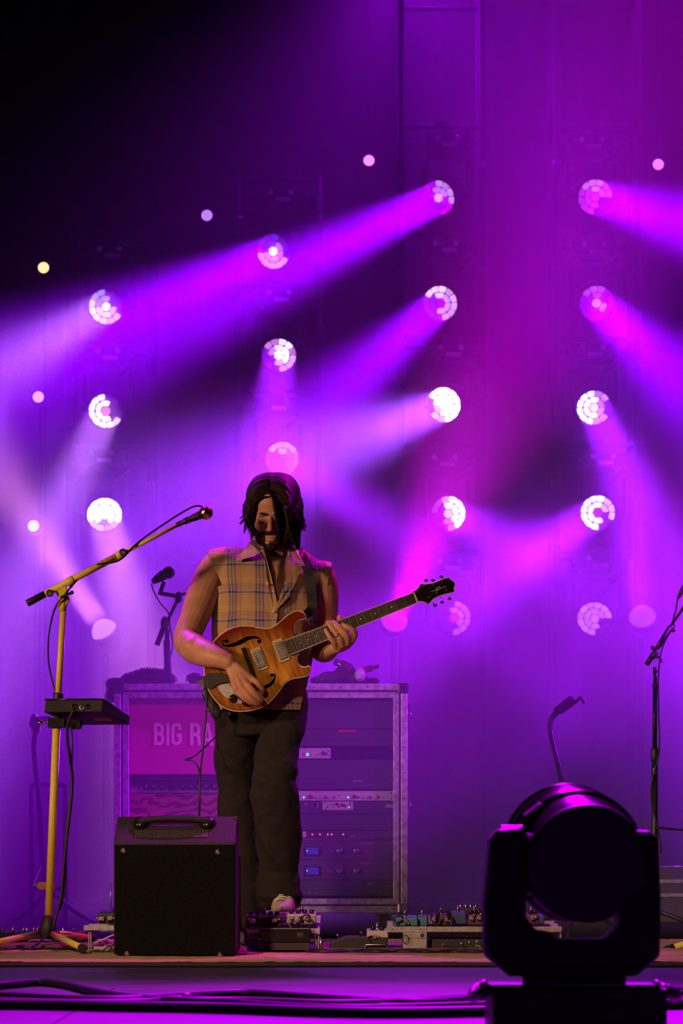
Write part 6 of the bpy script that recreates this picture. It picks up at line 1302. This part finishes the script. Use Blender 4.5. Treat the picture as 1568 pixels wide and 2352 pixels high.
obj('lens_hood', MB().lathe(c0 - ax * .012, ax, [(0, .105), (0, .113), (.03, .116), (.03, .108), (.012, .100)], 48), lampm, hd_)
obj('front_lens', MB().lathe(c0 + ax * .004, -ax, [(0, .100), (.004, .085), (.007, .05), (.008, .0)], 40), mat('lamp_glass', (.008, .008, .010), .08), hd_)
for t in (.085, .15, .195): obj('cooling_rib', MB().lathe(c0 + ax * t, ax, [(0, .128), (.002, .130), (.008, .130), (.010, .128)], 48), M['black_gloss'], hd_)
obj('vent_slot', MB().obox(c0 + ax * .10 + V(-.085, -.03, .085), (.016, 0, .012), ax * .012, (-.004, -.004, .006)), M['black'], hd_, bevel=.002)
for s, x in ((-1, 1205), (1, 1428)): obj('pivot', MB().cyl(A(x, 1990, .01), A(x + 26 * -s, 1990, .01), .055, n=24), lampm, fl_)
obj('base', MB().loft([[A(x, y, d) for x, y, d in ((1120, yy, -.10), (1150, yy, -.135), (1486, yy, -.135), (1515, yy, -.10), (1518, yy, .14), (1118, yy, .14))] for yy in (2262, 2266)] , cap=True).box(tuple(V(A(1122, 0).x, LY - .13, .018)), tuple(V(A(1513, 0).x, LY + .14, A(0, 2264).z))), lampm, fl_, bevel=.008)
base_o = [c for c in fl_.children if c.name.startswith('base')][0]
obj('base_neck', MB().lathe(V(A(1318, 0).x, LY, A(0, 2266).z), (0, 0, 1), [(0, .10), (.024, .10)], 32), lampm, fl_)
for s, x in ((-1, 1122), (1, 1513)): obj('carry_handle', MB().tube(catmull([V(A(x, 0).x, LY - .09, .11), V(A(x, 0).x + s * .022, LY - .075, .10), V(A(x, 0).x + s * .030, LY, .09), V(A(x, 0).x + s * .022, LY + .075, .10), V(A(x, 0).x, LY + .09, .11)], 4), .011, 10), lampm, base_o)
for x in (1165, 1206, 1450): obj('base_rib', MB().box((A(x, 0).x - .004, LY - .134, .03), (A(x, 0).x + .004, LY - .128, A(0, 2272).z)), M['black_gloss'], base_o, bevel=.002)
for x in (1140, 1496):
    for y in (LY - .09, LY + .10): obj('foot', MB().lathe(V(A(x, 0).x, y, 0), (0, 0, 1), [(0, .016), (.019, .018)], 12), M['rubber'], fl_)
YB = LY - .1305
def mark(x0, y0, x1, y1, m=M['grey_print'], nm='print'): obj(nm, MB().pbox(x0, y0, x1, y1, YB - .0006, .0008), m, base_o)
def line(a, b, w_, m=M['grey_print']): obj('print', MB().bar(W(*a, YB), W(*b, YB), .001, w_ * YB / F, up=(0, 1, 0)), m, base_o)
# emblem: a ticked square with two rows of small print; two more blocks of print
for a, b in (((1227, 2288), (1243, 2288)), ((1243, 2288), (1243, 2304)), ((1243, 2304), (1227, 2304)), ((1227, 2304), (1227, 2288)), ((1230, 2297), (1234, 2301)), ((1234, 2301), (1241, 2293))): line(a, b, 1.5)
dimp = mat('dim_print', (.10, .095, .10), .6)
for k in range(8): mark(1241 + 4.6 * k, 2285.5, 1244.4 + 4.6 * k, 2289 + (k % 3) * .5, dimp); mark(1247 + 4.0 * k, 2297, 1249.6 + 4.0 * k, 2301, dimp)
for k in range(9): mark(1385 + 4.9 * k, 2285 + (k % 2), 1388.6 + 4.9 * k, 2291, dimp); mark(1387 + 4.0 * k, 2296, 1389.6 + 4.0 * k, 2300, dimp) if k < 7 else None
for k in range(7): mark(1388 + 6.2 * k, 2330 + (k % 2), 1393 + 6.2 * k, 2339, M['grey_print'])
for k in range(5): mark(1295 + 5 * k, 2331, 1298.6 + 5 * k, 2335, dimp); mark(1338 + 5 * k, 2331, 1341.6 + 5 * k, 2335, dimp)
# ------------------------------------------------------------------ cables along the front of the stage
CAB = [('topmost black cable arching at far left', [(-60, 2268), (20, 2262), (90, 2256), (150, 2262), (210, 2276), (300, 2292), (420, 2300), (560, 2300), (760, 2306), (960, 2300), (1120, 2290)], .011),
       ('black cable along the front with a gap above it at left', [(-60, 2284), (60, 2290), (180, 2296), (300, 2296), (420, 2288), (560, 2281), (700, 2290), (850, 2300), (1000, 2302), (1200, 2284), (1400, 2282), (1600, 2274)], .011),
       ('thick black cable at the front edge of the bundle', [(-60, 2306), (100, 2308), (300, 2312), (520, 2316), (740, 2324), (900, 2326), (1060, 2324), (1250, 2320), (1450, 2310), (1620, 2304)], .013),
       ('black cable crossing the middle of the bundle', [(-60, 2298), (160, 2304), (330, 2302), (420, 2294), (520, 2302), (660, 2312), (800, 2316), (1000, 2312), (1200, 2306), (1620, 2296)], .010),
       ('glossy thin cable on top of the bundle', [(120, 2290), (260, 2294), (420, 2299), (560, 2305), (680, 2311), (820, 2309), (1010, 2310), (1080, 2307), (1200, 2300)], .006),
       ('black cable running off to the right behind the lamp', [(1000, 2296), (1150, 2290), (1300, 2296), (1480, 2290), (1540, 2284), (1620, 2280)], .009)]
for (lab, pts, r) in CAB:
    P = []
    for (x, y) in pts:
        Yk = 2262.0 / (y - HY) * (1 - 2 * r / H * .5); P.append(V((x - 784) * Yk / F, Yk, r + .0005))
    tag(obj('stage_cable', MB().tube(catmull(P, 8), r, 10), matn('cable_jacket', (.008, .007, .008), (.014, .012, .014), 40, .55, spec=.3), None), lab, 'cable', 'cables along the stage front')
q = V((420 - 784) * 6.63 / F, 6.63, .0118); tp_ = tag(obj('cable_tie', MB().lathe(q + V(-.02, 0, 0), (1, 0, .05), [(0, .0105), (.002, .0118), (.036, .0118), (.038, .0105)], 16), M['black_gloss'], None), 'shiny black tape band around the cable bundle', 'tape')
# ------------------------------------------------------------------ haze upstage of the player
hz = obj('haze', MB().prism([(-12.5, y, z) for y, z in ((10.75, .025), (23.4, .025), (23.4, 12.5), (12.75, 12.5), (12.75, 2.3), (10.75, 2.3))], (25, 0, 0)), None)
tag(hz, 'thin theatrical haze hanging over the back of the stage', None, None, 'stuff')
m = bpy.data.materials.new('haze'); m.use_nodes = True; nt = m.node_tree; nt.nodes.clear()
out = nt.nodes.new('ShaderNodeOutputMaterial'); v = nt.nodes.new('ShaderNodeVolumeScatter')
v.inputs['Density'].default_value = .06; v.inputs['Anisotropy'].default_value = 0.0; v.inputs['Color'].default_value = (1, 1, 1, 1)
nt.links.new(v.outputs[0], out.inputs['Volume']); hz.data.materials.append(m)
